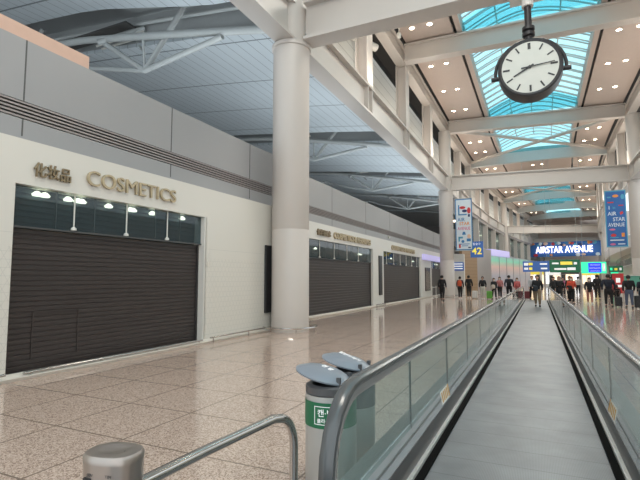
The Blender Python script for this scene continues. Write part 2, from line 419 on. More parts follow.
for a, b in strips[2:]:
    for k in range(16):
        x0, x1 = -8.35-1.6*k, -9.95-1.6*k
        mb.hexa([(x1, a+.1, roofz(x1)+.1), (x0, a+.1, roofz(x0)+.1), (x0, a+.2, roofz(x0)+.1), (x1, a+.2, roofz(x1)+.1), (x1, a+.1, roofz(x1)+1.75), (x0, a+.1, roofz(x0)+1.75), (x0, a+.2, roofz(x0)+1.75), (x1, a+.2, roofz(x1)+1.75)])
struct(mb.build('ceiling', M['recess']), 'grey roof deck above the truss gaps', 'ceiling')
struct(MB().box(-34.2, -34, -6, 110, 0, 16).build('wall_far_left', M['greywall']))
struct(MB().box(-34, -8.9, -6, 110, -0.3, -0.01).build('floor', M['taupe']), 'floor of the side hall behind the shops', 'floor')
struct(MB().box(-34, -8.35, 110, 110.2, 0, 16).build('wall_back_left', M['greywall']))

# roof trusses in the gaps
def truss(y, x0, x1, label):
    t = empty('roof_truss', (0, y, 0)); struct(t, label, 'truss')
    top = lambda x: roofz(x)-0.15; n = 4
    MB().tube([(x, 0, roofz(x)-0.27-max(-.3, .07*(x+16.7))) for x in [x0+(x1-x0)*k/12 for k in range(13)]], 0.17, 14).build('top_chord', M['tube'], t, True)
    MB().tube([(x, 1.1, roofz(x)+1.1) for x in [x0+(x1-x0)*k/12 for k in range(13)]], 0.10, 12).build('rear_chord', M['tube'], t, True)
    span = 10.4
    k = 0; xn = -16.6
    while xn > x1:
        zl = roofz(xn)-1.84
        for dx, dy, dz in ((4.75, 0, .45), (-2.8, 0, 2.0), (0.1, 0, 1.6), (2.6, 0.3, 2.9)):
            MB().tube([(xn, 0.3, zl), (xn+dx, dy, zl+dz)], 0.13 if abs(dx) > .2 else 0.06, 12).build('strut', M['tube'], t, True)
        MB().tube([(xn, 0.3, zl), (xn-3.75, 0.3, zl+0.86), (xn-span+4.75, 0.3, zl+1.5)], 0.11, 12).build('lower_chord', M['tube'], t, True)
        MB().tube([(xn-2.6, -0.3, zl+1.7), (xn-1.2, 1.3, zl+2.9)], 0.14, 12).build('strut', M['tube'], t, True)
        MB().tube([(xn-2.3, 1.6, zl+2.9), (xn-1.0, 1.2, zl+1.5)], 0.07, 10).build('strut', M['tube'], t, True)
        if y < 20: MB().box(xn-6.2, xn-1.4, 0.3, 1.1, zl+2.75, zl+2.85).build('dark_grille', M['void'], t)
        for q in (0.25, 0.6):
            MB().box(xn-4.2, xn-0.8, 0.6+q, 0.68+q, zl+2.4, zl+2.48).build('cable_tray', M['white'], t)
        xn -= span; k += 1
    return t
for y, lb in ((15.3, 'tubular roof truss in the ceiling gap nearest the camera'), (33.7, 'tubular roof truss in the ceiling gap behind the nearest round column'),
              (48.8, 'tubular roof truss in the third ceiling gap from the camera'), (64.2, 'tubular roof truss in the farthest visible ceiling gap'),):
    truss(y, -8.4, -33, lb)

# ------------------------------------------------------------------ shop front A (near) and B (beyond column)
def bump_rail(y0, y1, x, label, z=0.13, step=1.15):
    t = empty('bump_rail', (x, (y0+y1)/2, 0)); h = (y1-y0)/2
    MB().tube([(0, -h, z), (0, h, z)], 0.022, 10).build('rail_tube', M['chrome'], t, True)
    k = max(2, int((y1-y0)/step)+1)
    for i in range(k):
        yy = -h+.12+(2*h-.24)*i/(k-1)
        MB().lathe([(0.016, 0), (0.016, z)], (0, yy, 0), 8).build('rail_foot', M['steel'], t, True)
    return tag(t, label, 'bumper rail')

def shutter(y0, y1, x, z1, name_label, cat='shutter', hatch=None, seg=0.085):
    t = empty('roller_shutter', (x, (y0+y1)/2, 0)); h = (y1-y0)/2
    bm = MB(); n = int(z1/seg); prof = [(-0.03, 0.0)]
    for k in range(n):
        z = k*z1/n; d = z1/n
        prof += [(0.0, z+0.004), (0.012, z+d*0.15), (0.015, z+d*0.80), (0.0, z+d*0.92)]
    prof += [(-0.03, z1)]
    bm.prism([(p[0], p[1]) for p in prof], 'y', -h, h)
    bm.build('curtain', M['shutter'], t)
    MB().box(-0.03, 0.04, -h, h, 0, 0.05).build('bottom_bar', M['chrome'], t)
    for s in (-1, 1):
        MB().box(-0.05, 0.05, s*h-0.03, s*h+0.03, 0, z1).build('guide_rail', M['louvredark'], t)
    if hatch:
        a, b, z = hatch; f = MB()
        for q in (a, b): f.box(0.018, 0.03, q-0.012-(y0+y1)/2, q+0.012-(y0+y1)/2, 0.25, z)
        f.box(0.018, 0.03, a-(y0+y1)/2, b-(y0+y1)/2, z-0.012, z+0.012); f.build('hatch_frame', M['shutter'], t)
    return tag(t, name_label, cat)

def transom(y0, y1, x, z0, z1, label, rods, lamps, lampz):
    t = empty('transom_window', (x, (y0+y1)/2, z0)); c = (y0+y1)/2; h = (y1-y0)/2
    MB().box(-0.006, 0.006, -h, h, 0, z1-z0).build('glass_pane', M['transom'], t)
    n = 7; g = MB()
    for k in range(n): g.box(-0.24, -0.20, -h, h, 0.02+k*0.1, 0.085+k*0.1)
    g.build('upper_slats', M['grid'], t)
    MB().box(-0.02, 0.03, -h, h, 0.0, 0.03).build('bottom_bar', M['skirt'], t)
    MB().box(-0.5, -0.44, -h, h, 0, z1-z0).build('back_panel', M['shutterback'], t)
    for q in rods:
        r = MB().tube([(0.03, q-c, 0.05), (0.03, q-c, z1-z0)], 0.013, 8).build('hanging_rod', M['white'], t, True)
        MB().lathe([(0.0, -0.02), (0.05, -0.01), (0.045, 0.03), (0.0, 0.06)], (0.03, q-c, 0.05), 12).build('rod_end', M['white'], r, True)
    for q in range(1, 6):
        MB().box(-0.02, 0.0, -h+q*h/3-0.01, -h+q*h/3+0.01, 0, z1-z0).build('mullion', M['skirt'], t)
    for q in lamps:
        MB().lathe([(0.0, 0), (0.06, 0.01), (0.07, 0.04), (0.03, 0.09), (0, 0.1)], (-0.1, q-c, lampz-z0), 12, 1, 1.3).build('spotlight', M['spot'], t, True)
    return tag(t, label, 'window')

# near facade: wall with opening y 4.55..9.15, z<3.12
AX = -7.5
def facade(name, x0, x1, y0, y1, openings, ztop, m, label):
    mb = MB(); y = y0
    for a, b, z in openings:
        if a > y: mb.box(x0, x1, y, a, 0, ztop)
        mb.box(x0, x1, a, b, z, ztop); y = b
    if y1 > y: mb.box(x0, x1, y, y1, 0, ztop)
    return struct(mb.build(name, m), label, 'wall')
facade('wall_left', -7.8, AX, -5, 12.75, [(4.48, 9.17, 3.12)], 3.86, M['lattice'], 'cream shop wall with faint lattice print, beside the nearest shutter')
struct(MB().box(-8.3, -7.8, -5, 12.75, 3.2, 3.86).box(-8.3, -8.25, -5, 12.75, 0, 3.2).build('wall_left_backing', M['shutterback']))
# cornice with shadow gap
struct(MB().sweep([(0, 0), (0.14, 0), (0.17, 0.05), (0.05, 0.09), (0.0, 0.1)], [(AX-0.03, -5), (AX-0.03, 12.9)]).build('trim_1', M['cream']), 'cream cornice over the near shop wall', 'trim')
# upper grey cladding near
def clad(x, y0, y1, seams, zt, label, n):
    o = struct(MB().box(x-0.3, x, y0, y1, 3.9, 4.25).box(x-0.3, x, y0, y1, 4.56, zt).build('wall_left_upper', M['greywall']), label, 'wall')
    s = MB()
    for q in seams: s.box(x-0.004, x+0.004, q-0.012, q+0.012, 3.96, 4.25).box(x-0.004, x+0.004, q-0.012, q+0.012, 4.56, zt)
    struct(s.build('trim_seam', M['seam']))
    t = empty('louvre_strip', (x, (y0+y1)/2, 4.25)); h = (y1-y0)/2
    MB().box(-0.22, -0.2, -h, h, 0, 0.31).build('back_panel', M['louvredark'], t)
    b = MB()
    for k in range(5):
        z = 0.02+k*0.062
        b.hexa([(-0.12, -h, z+0.02), (-0.005, -h, z), (-0.005, h, z), (-0.12, h, z+0.02), (-0.12, -h, z+0.055), (-0.005, -h, z+0.033), (-0.005, h, z+0.033), (-0.12, h, z+0.055)])
    b.build('louvre_blades', M['louvre'], t); tag(t, n, 'vent')
clad(-7.7, -5, 12.9, (1.6, 4.66, 8.1, 11.37), 5.62, 'grey metal cladding above the near shop wall', 'long brown louvre strip in the grey cladding over the near shop')
struct(MB().box(-8.0, -7.7, -5, 5.85, 5.62, 5.86).build('trim_board', M['peach']), 'peach coloured board along the top of the near grey cladding', 'trim')
shutter(4.55, 9.1, -7.72, 2.42, 'dark brown roller shutter under the nearest gold letters, with hatch outline', hatch=(5.0, 5.85, 1.03))
transom(4.5, 9.15, -7.62, 2.42, 3.12, 'dusky glass strip over the nearest shutter with glowing spots and three rods', (5.6, 6.78, 7.93), (4.98, 5.12, 5.56, 5.76, 5.84, 6.44, 6.98, 7.06, 7.6, 8.55), 2.99)
struct(MB().box(-7.82, -7.56, 4.42, 4.52, 0, 3.12).build('trim_jamb', M['cream'])); struct(MB().box(-7.82, -7.5, 9.12, 9.19, 0, 3.12).build('trim_jamb', M['white']))
o = text('shop_lettering', 'COSMETICS', 0.40, M['gold'], (AX+0.035, 6.885, 3.44), EAST, ext=0.022, bold=0.0)
tag(o, 'large gold COSMETICS letters over the nearest shutter', 'sign'); o['fit'] = 2.30
o = text('shop_lettering', '化妆品', 0.26, M['golddark'], (AX+0.035, 5.08, 3.38), EAST, ext=0.02, bold=0.002)
tag(o, 'small gold Chinese characters left of the nearest large letters', 'sign'); o['fit'] = 0.66
tag(MB().box(0, 0.03, -0.04, 0.04, -0.07, 0.07).build('wall_switch', M['cream'], bevel=0.005), 'small cream switch box on the jamb right of the nearest shutter', 'switch').location = (-7.5, 9.27, 1.95)
bump_rail(-1.0, 4.4, -7.36, 'low steel bumper rail left of the nearest shutter')
bump_rail(4.7, 9.0, -7.40, 'low steel bumper rail along the foot of the nearest shutter', z=0.10)
bump_rail(9.25, 12.6, -7.36, 'low steel bumper rail under the lattice wall by the nearest column')
# return wall between A and B, with a black vertical screen
struct(MB().box(-8.6, -7.82, 12.75, 12.9, 0, 3.9).build('wall_return', M['white']))
o = MB().box(0.0, 0.05, -0.19, 0.19, 0.55, 2.6).build('vertical_display', M['black'], bevel=0.008); o.location = (-7.49, 12.1, 0)
tag(o, 'tall thin black display on the wall just left of the nearest column', 'display')

BX = -8.25
facade('wall_left', -8.6, BX, 12.9, 46, [(15.2, 24.35, 3.2), (26.3, 35.8, 3.2), (39.9, 44.8, 3.2)], 3.9, M['white'], 'white shop wall with shutters beyond the nearest column')
struct(MB().box(-8.9, -8.85, 12.9, 46, 0, 3.9).box(-8.85, -8.6, 12.9, 46, 3.3, 3.9).build('wall_left_backing', M['shutterback']))
struct(MB().sweep([(0, 0), (0.1, 0), (0.13, 0.05), (0.05, 0.09), (0.0, 0.1)], [(BX-0.01, 12.9), (BX-0.01, 46)]).build('trim_2', M['cream']), 'cream cornice over the far shop wall', 'trim')
clad(-8.35, 12.9, 60, (14.4, 18.96, 23.5, 28.0, 32.5, 37.0, 41.5, 46.0, 50.5), 5.72, 'grey metal cladding above the shops beyond the nearest column', 'long brown louvre strip in the grey cladding beyond the nearest column')
for y0, y1, lb, lb2 in ((15.25, 24.3, 'grey brown roller shutter under COSMETICS & PERFUMES, right behind the nearest column', 'glass strip above the shutter right behind the nearest column'),
                        (26.35, 35.75, 'grey brown roller shutter, third from the camera, before the purple light', 'glass strip above the third shutter, with a small yellow reflection'),
                        (39.95, 44.75, 'dark shutter beside the second column, under the purple light', 'glass strip above the dark shutter by the second column')):
    shutter(y0, y1, -8.42, 2.42, lb, seg=0.12)
    n = int((y1-y0)/1.1)
    transom(y0, y1, -8.36, 2.42, 3.2, lb2, [y0+0.8+k*1.55 for k in range(int((y1-y0)/1.55))], [y1-1.6, y1-1.3, y0+2.2], 2.8)
o = text('shop_lettering', 'COSMETICS & PERFUMES', 0.40, M['gold'], (BX+0.04, 21.35, 3.5), EAST, ext=0.03, bold=0.012)
tag(o, 'gold COSMETICS & PERFUMES letters just right of the nearest column', 'sign'); o['fit'] = 5.0
o = text('shop_lettering', '化妆品香水', 0.26, M['golddark'], (BX+0.04, 17.8, 3.5), EAST, ext=0.03, bold=0.01)
tag(o, 'small bronze Chinese characters just right of the nearest column', 'sign'); o['fit'] = 1.4
o = text('shop_lettering', 'COSMETICS & PERFUMES', 0.40, M['gold'], (BX+0.04, 30.85, 3.5), EAST, ext=0.03, bold=0.012)
tag(o, 'gold COSMETICS & PERFUMES letters over the third shutter', 'sign'); o['fit'] = 5.9
o = MB().box(0, 0.06, -0.28, 0.28, 0.62, 2.88).build('vertical_display', M['black'], bevel=0.01); o.location = (BX, 25.6, 0)
tag(o, 'tall black display on the white pillar between second and third shutters', 'display')
o = MB().box(0, 0.07, -0.9, 0.9, 0.55, 2.45).build('wall_display', M['display'], bevel=0.01); o.location = (BX, 38.2, 0)
tag(o, 'wide dark display on the white pillar beside the dark far shutter', 'display')
bump_rail(24.4, 26.2, BX+0.15, 'low steel bumper rail at the white pillar between second and third shutters')
o = MB().box(-0.05, 0.2, -3.6, 3.6, 3.05, 3.5).build('light_sign', M['purple'], bevel=0.02); o.location = (BX, 40.0, 0)
tag(o, 'glowing violet light box above the pillar left of the second column', 'light sign')
for k, yy in enumerate((37.3, 38.9)):
    t = empty('barrier_post', (-7.7, yy, 0))
    MB().lathe([(0.17, 0), (0.16, 0.02), (0.03, 0.04), (0.028, 0.9), (0.04, 0.92), (0.0, 0.96)], seg=14).build('post', M['white'], t, True)
    MB().box(-0.03, 0.03, 0, 1.4 if k == 0 else 0.3, 0.82, 0.87).build('belt', M['white'], t)
    tag(t, ('left' if k == 0 else 'right')+' one of two white barrier posts under the wide dark wall display', 'barrier post')
o = MB().box(-0.03, 0.12, -0.08, 0.08, -0.08, 0.08).build('wall_camera', M['white'], bevel=0.03); o.location = (-8.35, 27.6, 4.13)
tag(o, 'small white camera on the grey cladding above the second and third shutters', 'camera')

# beyond column 2 on the left: white pillar, wood wall, taupe wall, light wall
struct(MB().box(-8.25, -6.35, 45.6, 46.2, 0, 3.9).build('wall_end', M['white']), 'white end wall of the shop row beside the wood panelling', 'wall')
o = MB().box(-0.6, 0.6, -0.05, 0.05, 2.3, 3.1).build('direction_sign', M['signblue'], bevel=0.01); o.location = (-6.95, 45.55, 0)
for k, z in enumerate((2.5, 2.72, 2.94)): MB().box(-0.5, 0.5, -0.06, -0.05, z-0.05, z+0.05).build('sign_line', M['signwhite'], o)
tag(o, 'small blue lettered board just right of the second column', 'sign')
def slab(p, q, th, z0, z1):
    a = Vector(p); b = Vector(q); t = (b-a).normalized(); n = Vector((-t.y, t.x))*th
    return MB().hexa([(a.x, a.y, z0), (b.x, b.y, z0), (b.x+n.x, b.y+n.y, z0), (a.x+n.x, a.y+n.y, z0), (a.x, a.y, z1), (b.x, b.y, z1), (b.x+n.x, b.y+n.y, z1), (a.x+n.x, a.y+n.y, z1)])
struct(slab((-6.6, 46.3), (-5.5, 48.8), 0.3, 0, 4.7).build('wall_wood', M['wood']), 'tan wood panelled wall under the 42 sign', 'wall')
struct(slab((-5.5, 48.8), (-4.5, 52.7), 0.3, 0, 4.6).build('wall_taupe', M['taupe']), 'plain taupe wall right of the wood panelling', 'wall')
struct(slab((-4.5, 52.7), (-0.9, 69.5), 0.2, 0, 4.0).build('wall_lit', M['lightwall']), 'frosted backlit wall glowing green and pink behind the travellers', 'wall')
mb = MB()
for k in range(1, 6):
    f = k/6; x = -4.5+3.6*f+0.03; y = 52.7+16.8*f; mb.box(x-0.03, x+0.02, y-0.04, y+0.04, 0, 4.02)
struct(mb.build('trim_joint', M['greywall']))
o = slab((-4.45, 52.9), (-3.0, 59.8), 0.6, 4.05, 4.75).build('light_sign', M['purple'])
tag(o, 'pale violet lit band on top of the backlit frosted wall', 'light sign')
o = MB().lathe([(0.14, 0), (0.14, 3.7)], (0.35, 66, 0), 14).build('signpost', M['white'], None, True)
tag(o, 'white round post at the far end of the moving walkway', 'post')

# ------------------------------------------------------------------ right-hand shops
facade('wall_right', 8.4, 8.8, -5, 40, [], 5.7, M['white'], 'white shop wall along the right of the concourse')
struct(MB().sweep([(0, 0), (0.3, 0), (0.3, 3.2), (0, 3.2)], side_path(9.6, 44, 120)).build('wall_right', M['white']), 'pale wall under the curved balcony at far right', 'wall')
t = empty('curved_balcony', (0, 0, 0))
MB().sweep([(-1.3, 4.3), (-1.35, 5.4), (-1.2, 5.5), (3, 5.5), (3, 4.3)], side_path(8.7, 46, 120)).build('fascia', M['white'], t, True)
MB().sweep([(0, 3.1), (0, 4.3), (0.05, 4.3), (0.05, 3.1)], side_path(8.9, 46, 120)).build('window_band', M['gglass'], t)
struct(t, 'pale curved balcony ledge with a glazed band at far right', 'balcony')

# ------------------------------------------------------------------ columns and steelwork
def column(x, y, h, label, ring=True, r=0.575):
    t = empty('column', (x, y, 0))
    MB().lathe([(r, 0), (r, 3.05), (r-.006, 3.06), (r-.006, 3.075), (r, 3.085), (r, 8.95)], seg=48).build('shaft', M['column'], t, True)
    MB().lathe([(r-.08, 8.95), (r-.08, h)], seg=40).build('upper_shaft', M['column'], t, True)
    MB().lathe([(r+.0, 8.80), (r+.05, 8.82), (r+.05, 8.93), (r, 8.95)], seg=40).build('collar', M['column'], t, True)
    if ring:
        p = [((r+.24)*math.cos(a), (r+.24)*math.sin(a), 0.14) for a in [2*PI*k/40 for k in range(41)]]
        g = MB().tube(p, 0.025, 8, cap=False).build('bumper_ring', M['chrome'], t, True)
        for k in range(6):
            a = 2*PI*k/6+.2
            MB().lathe([(0.018, 0), (0.018, 0.13)], ((r+.24)*math.cos(a), (r+.24)*math.sin(a), 0), 8).build('ring_foot', M['steel'], g, True)
    return struct(t, label, 'column')
cols = [(-6.88, 12.43, 'nearest thick round column with a steel ring at its foot'), (-6.85, 39.5, 'second round column of the left row, beside the white banner'),
        (-4.8, 82, 'third round column of the left row, above the backlit wall'), (-1.8, 112, 'far round column left of the lit sign'),
        (7.0, 41.3, 'round column at the right edge behind the blue banner'), (9.96, 86.5, 'far right round column beyond the blue banner'), (12.2, 112, 'far round column right of the lit sign'),
        (6.9, 12.43, 'round column right of the camera')]
for i, (x, y, lb) in enumerate(cols): column(x, y, 14.1 if y != 12.43 else 14.1, lb, ring=(y < 50))

IB = lambda w, z0, z1, tf=0.09, tw=0.10: [(-w, z0), (w, z0), (w, z0+tf), (tw, z0+tf), (tw, z1-tf), (w, z1-tf), (w, z1), (-w, z1), (-w, z1-tf), (-tw, z1-tf), (-tw, z0+tf), (-w, z0+tf)]
def seg_path(x, ys): return [(x+off(y), y) for y in ys]
ys = [-5, 12.43, 39.5, 54, 68, 82, 97, 112, 125]
for sx, nm in ((-6.85, 'left'), (6.85, 'right')):
    struct(MB().sweep(IB(0.32, 8.95, 10.25), seg_path(sx, ys)).build('long_beam', M['steelwhite']), 'long off-white steel beam joining the %s columns below the gallery' % nm, 'beam')
    struct(MB().sweep(IB(0.27, 14.05, 15.05), seg_path(sx, ys)).build('long_beam', M['steelwhite']), 'long upper steel beam along the %s edge of the high ceiling' % nm, 'beam')
    # gallery cladding behind posts and dark plenum over it
    s = -1 if sx < 0 else 1
    struct(MB().sweep([(0, 10.3), (0.1, 10.3), (0.1, 14.25), (0, 14.25)], side_path(sx+s*1.4, -5, 125)).build('wall_gallery_'+nm, M['slatwall']), 'pale plank cladding behind the %s gallery posts' % nm, 'wall')
    struct(MB().sweep([(0, 14.0), (0.1, 14.0), (0.1, 16.6), (0, 16.6)], side_path(sx+s*2.6, -5, 125)).build('wall_plenum_'+nm, M['void']))
    struct(MB().sweep([(-1.5, 16.6), (1.5, 16.6), (1.5, 16.7), (-1.5, 16.7)], side_path(sx+s*1.4, -5, 125)).build('ceiling_plenum_'+nm, M['void']))
    # stiffeners on the long beam and gallery posts
    py = [-1.5, 5.6, 19.2, 25.9, 32.7, 46.3, 53.1, 60, 67, 75, 89.5, 97, 104.5]
    for i, y in enumerate(py):
        x = sx+off(y)
        p = MB().prism([(-0.29, -0.36), (0.29, -0.36), (0.29, -0.31), (0.03, -0.31), (0.03, 0.31), (0.29, 0.31), (0.29, 0.36), (-0.29, 0.36), (-0.29, 0.31), (-0.03, 0.31), (-0.03, -0.31), (-0.29, -0.31)][::-1] and
                       [(-0.30, -0.36), (-0.25, -0.36), (-0.25, -0.04), (0.25, -0.04), (0.25, -0.36), (0.30, -0.36), (0.30, 0.36), (0.25, 0.36), (0.25, 0.04), (-0.25, 0.04), (-0.25, 0.36), (-0.30, 0.36)], 'z', 10.25, 14.05).build('gallery_post', M['steelwhite'])
        p.location = (x, y, 0)
        st = MB().box(-0.31, 0.31, -0.30, -0.24, 9.04, 10.16).box(-0.31, 0.31, 0.24, 0.30, 9.04, 10.16).build('stiffener', M['steelwhite'], p)
        struct(p, 'off-white steel post of the %s gallery, number %d along from the camera' % (nm, i+1), 'post')

def ibeam_x(name, x0, y0, x1, y1, z0, z1, w, label):
    o = MB().sweep(IB(w, z0, z1), [(x0, y0), (x1, y1)]).build(name, M['steelwhite']); return struct(o, label, 'beam')
ties = [(-6.3, 12.43, 6.3, 12.43, 'nearest cross beam, springing from the nearest column top'), (-6.3, 39.5, 6.45, 41.2, 'cross beam joining the second column to the right column'),
        (-4.3, 82, 9.5, 86, 'cross beam at the third column'), (-1.3, 112, 11.7, 112, 'far cross beam above the lit sign')]
for a in ties: ibeam_x('tie_beam', a[0], a[1], a[2], a[3], 8.95, 10.2, 0.33, a[4])
ibeam_x('roof_beam', -6.55, 12.4, 6.55, 12.4, 14.05, 15.1, 0.3, 'straight roof beam above the nearest column')
ibeam_x('roof_beam', -6.55, 25.5, 6.55, 25.9, 14.05, 15.1, 0.3, 'straight roof beam crossing just behind the clock')
ibeam_x('roof_beam', -6.55, 40.0, 6.55, 41.6, 14.05, 15.1, 0.3, 'straight roof beam on top of the second column')
# lens shaped beams farther on
def lens_beam(y, label, dz=0.0):
    c = off(y); n = 20; top = []; bot = []
    for k in range(n+1):
        u = -1+2*k/n; x = u*6.55
        top.append((x, 14.75+0.85*(1-u*u))); bot.append((x, 14.05+0.1*(1-u*u)))
    o = MB().prism(bot+top[::-1], 'y', -0.06, 0.06)
    for k in range(n):
        (xa, za), (xb, zb) = bot[k], bot[k+1]
        o.hexa([(xa, -.25, za-.05), (xb, -.25, zb-.05), (xb, .25, zb-.05), (xa, .25, za-.05), (xa, -.25, za+.03), (xb, -.25, zb+.03), (xb, .25, zb+.03), (xa, .25, za+.03)])
    o = o.build('roof_beam', M['beamin']); o.location = (c, y, 0); o.rotation_euler = (0, 0, -(y-42)/400 if y > 42 else 0)
    struct(o, label, 'beam')
for y, lb in ((53.5, 'first arched roof beam, at the far end of the crossed braces'), (67, 'second arched roof beam from the camera'), (80.5, 'third arched roof beam from the camera'),
              (94, 'fourth arched roof beam from the camera'), (107.5, 'fifth arched roof beam, the farthest')): lens_beam(y, lb)
# crossed braces
def brace(p, q, label):
    o = MB().tube([p, q], 0.15, 14).build('diagonal_brace', M['steelwhite'], None, True); struct(o, label, 'brace')
brace((-6.4, 40.3, 14.4), (6.7, 53.3, 14.6), 'round brace from the second column towards the far right')
brace((6.4, 42.0, 14.4), (-6.3, 53.3, 14.5), 'round brace from the right column towards the far left')
brace((-5.6, 67.3, 14.4), (8.1, 80.3, 14.6), 'far round brace crossing towards the right')
brace((7.3, 67.3, 14.4), (-4.8, 80.3, 14.5), 'far round brace crossing towards the left')

# ceiling panels, slots, skylights, downlights
bays = [(-5, 12.4, True), (12.4, 25.6, True), (25.6, 40.7, True), (40.7, 53.5, True), (53.5, 67, False), (67, 80.5, True), (80.5, 94, True), (94, 107.5, True), (107.5, 125, False)]
ZC = 15.2
def strip(name, xa, xb, y0, y1, z0, z1, m):
    return MB().sweep([(xa, z0), (xb, z0), (xb, z1), (xa, z1)], side_path(0, y0, y1, 3.3)).build(name, m)
lampset = None
bayname = ['over the camera', 'before the clock beam', 'behind the clock', 'beside the crossed braces', 'past the crossed braces', 'in the sixth bay', 'in the seventh bay', 'in the eighth bay', 'in the last bay']
def downlight():
    t = empty('downlight', (0, 0, 0))
    MB().lathe([(0.0, -0.02), (0.135, -0.02), (0.135, -0.012), (0.0, -0.012)], seg=20).build('lamp_disc', M['lamp'], t)
    MB().lathe([(0.135, -0.03), (0.18, -0.03), (0.185, 0.0), (0.135, 0.0)], seg=20, cap=False).build('trim_ring', M['lampring'], t, True)
    return t
proto = downlight(); first = True
wd = ['one', 'two', 'three', 'four', 'five', 'six', 'seven', 'eight', 'nine', 'ten', 'eleven', 'twelve']
for bi, (y0, y1, sky) in enumerate(bays):
    for s, nm in ((-1, 'left'), (1, 'right')):
        struct(strip('ceiling', *sorted((s*3.75, s*6.45)), y0, y1, ZC, ZC+.12, M['ceilpanel']), 'beige ceiling panel on the %s, %s' % (nm, bayname[bi]), 'ceiling')
        struct(strip('ceiling_slot', *sorted((s*3.58, s*3.75)), y0, y1, ZC+.1, ZC+.3, M['slot']))
        struct(strip('ceiling_slot', *sorted((s*6.45, s*6.62)), y0, y1, ZC+.1, ZC+.3, M['slot']))
        if sky:
            struct(strip('ceiling_border', *sorted((s*3.3, s*3.58)), y0, y1, ZC-.02, ZC+.75, M['ceilpanel']), 'skylight curb on the %s, %s' % (nm, bayname[bi]), 'ceiling')
    if not sky:
        struct(strip('ceiling', -3.58, 3.58, y0, y1, ZC, ZC+.12, M['ceilpanel']), 'beige ceiling panel in the middle, '+bayname[bi], 'ceiling')
    else:
        arc = [(-3.3+6.6*k/14, ZC+0.75+1.05*math.sin(PI*k/14)) for k in range(15)]
        t = empty('skylight', (0, 0, 0))
        MB().sweep(arc+[(x, z+.02) for x, z in arc[::-1]], side_path(0, y0+.3, y1-.3, 3.3)).build('glazing', M['skyglass'], t)
        for ye in (y0+.02, y1-.26):
            MB().prism([(-3.35+off(ye), ZC-.02), (3.35+off(ye), ZC-.02)]+[(x+off(ye), z+.04) for x, z in arc[::-1]], 'y', ye, ye+.03).build('end_glazing', M['skyglass'], t)
        n = int((y1-y0)/1.15)
        for k in range(n+1):
            y = y0+.3+(y1-y0-.6)*k/n; c = off(y)
            MB().tube([(x+c, y, z-0.07) for x, z in arc], 0.055, 8).build('rib', M['skyframe'], t, True)
            lo = [(-3.3+6.6*j/12+c, y+.3, ZC+0.42+1.05*math.sin(PI*j/12)) for j in range(13)]
            MB().tube(lo, 0.045, 8).build('lower_arch', M['skyframe'], t, True)
        for q in (-1.65, 0, 1.65):
            z = ZC+.75+1.05*math.sin(PI*(q+3.3)/6.6)-.07
            MB().sweep([(q-.04, z-.05), (q+.04, z-.05), (q+.04, z+.04), (q-.04, z+.04)], side_path(0, y0+.3, y1-.3, 3.3)).build('purlin', M['skyframe'], t)
        struct(t, 'arched glass skylight %s, with pale ribs' % bayname[bi], 'skylight')
    if bi > 7: continue
    rows = [23.5-4.35*2, 23.5-4.35, 23.9] if bi == 1 else [28.9, 33.3, 37.7] if bi == 2 else [y0+2.6, y0+6.8, y0+10.9]
    if bi == 0: rows = [2, 6, 10]
    xs = [(-5.75, 'outer left'), (-4.78, 'inner left'), (4.5, 'inner right'), (5.45, 'outer right')]
    if not sky: xs += [(-0.5, 'middle left'), (0.5, 'middle right')]
    for ri, y in enumerate(rows):
        if bi == 3 and ri == 0: pass
        for x, xn in xs:
            if first: o = proto; first = False
            else: o = copy_tree(proto)
            o.location = (x+off(y), y, ZC)
            tag(o, 'glowing round downlight %s, %s file, %s across' % (bayname[bi], ['near', 'middle', 'far'][ri], xn), 'downlight', 'recessed downlights in the high ceiling')
struct(MB().box(-9.5, 25, 125, 125.3, 0, 17).build('wall_back', M['ceilpanel']), 'far end wall of the concourse', 'wall')
struct(MB().box(-8.3, -7.9, 12, 12.1, 14.3, 16).build('trim_7', M['void']))
# gallery pipes in the dark void and camera on the beam
t = empty('duct_pipe', (-7.75, 20.6, 0))
MB().tube([(-.2, -2.5, 13.6), (-.2, 0.2, 13.7), (0.5, 1.6, 13.6)], 0.2, 12).build('elbow', M['white'], t, True)
for q in (0, .8): MB().tube([(0, 1.0+q, 10.3), (0, 1.0+q, 13.2), (0, 0.7+q, 13.9)], 0.13, 10).build('riser', M['tube'], t, True)
tag(t, 'grey riser pipes and pale duct behind the left gallery posts', 'pipe')
t = empty('ceiling_camera', (-5.95, 22.0, 15.2))
MB().tube([(0, 0, 0), (0, 0, -1.2)], 0.03, 8).build('drop_rod', M['white'], t, True)
MB().lathe([(0, -1.5), (0.10, -1.44), (0.12, -1.3), (0.1, -1.2), (0, -1.18)], seg=16).build('dome', M['white'], t, True)
tag(t, 'small dome camera on a rod under the left ceiling edge', 'camera')

# upper gallery glazing beyond the second column, left
t = empty('gallery_front', (0, 0, 0))
MB().sweep([(-0.3, 4.75), (1.2, 4.75), (1.2, 5.3), (-0.3, 5.3)], side_path(-7.6, 48, 125)).build('floor_edge', M['greywall'], t)
MB().sweep([(0, 5.3), (0.03, 5.3), (0.03, 8.6), (0, 8.6)], side_path(-7.0, 47, 125)).build('glazing', M['gglass'], t)
MB().sweep([(-1.2, 8.55), (0.4, 8.55), (0.4, 8.95), (-1.2, 8.95)], side_path(-7.0, 43, 125)).build('soffit', M['louvre'], t)
y = 50
while y < 122:
    MB().box(-0.35, 0.35, -0.3, 0.3, 5.3, 8.6).build('pier', M['steelwhite'], t).location = (-6.75+off(y), y, 0); y += 7
MB().sweep([(0, 5.3), (0.1, 5.3), (0.1, 8.6), (0, 8.6)], side_path(-11.5, 64, 125)).build('rear_wall', M['taupe'], t)
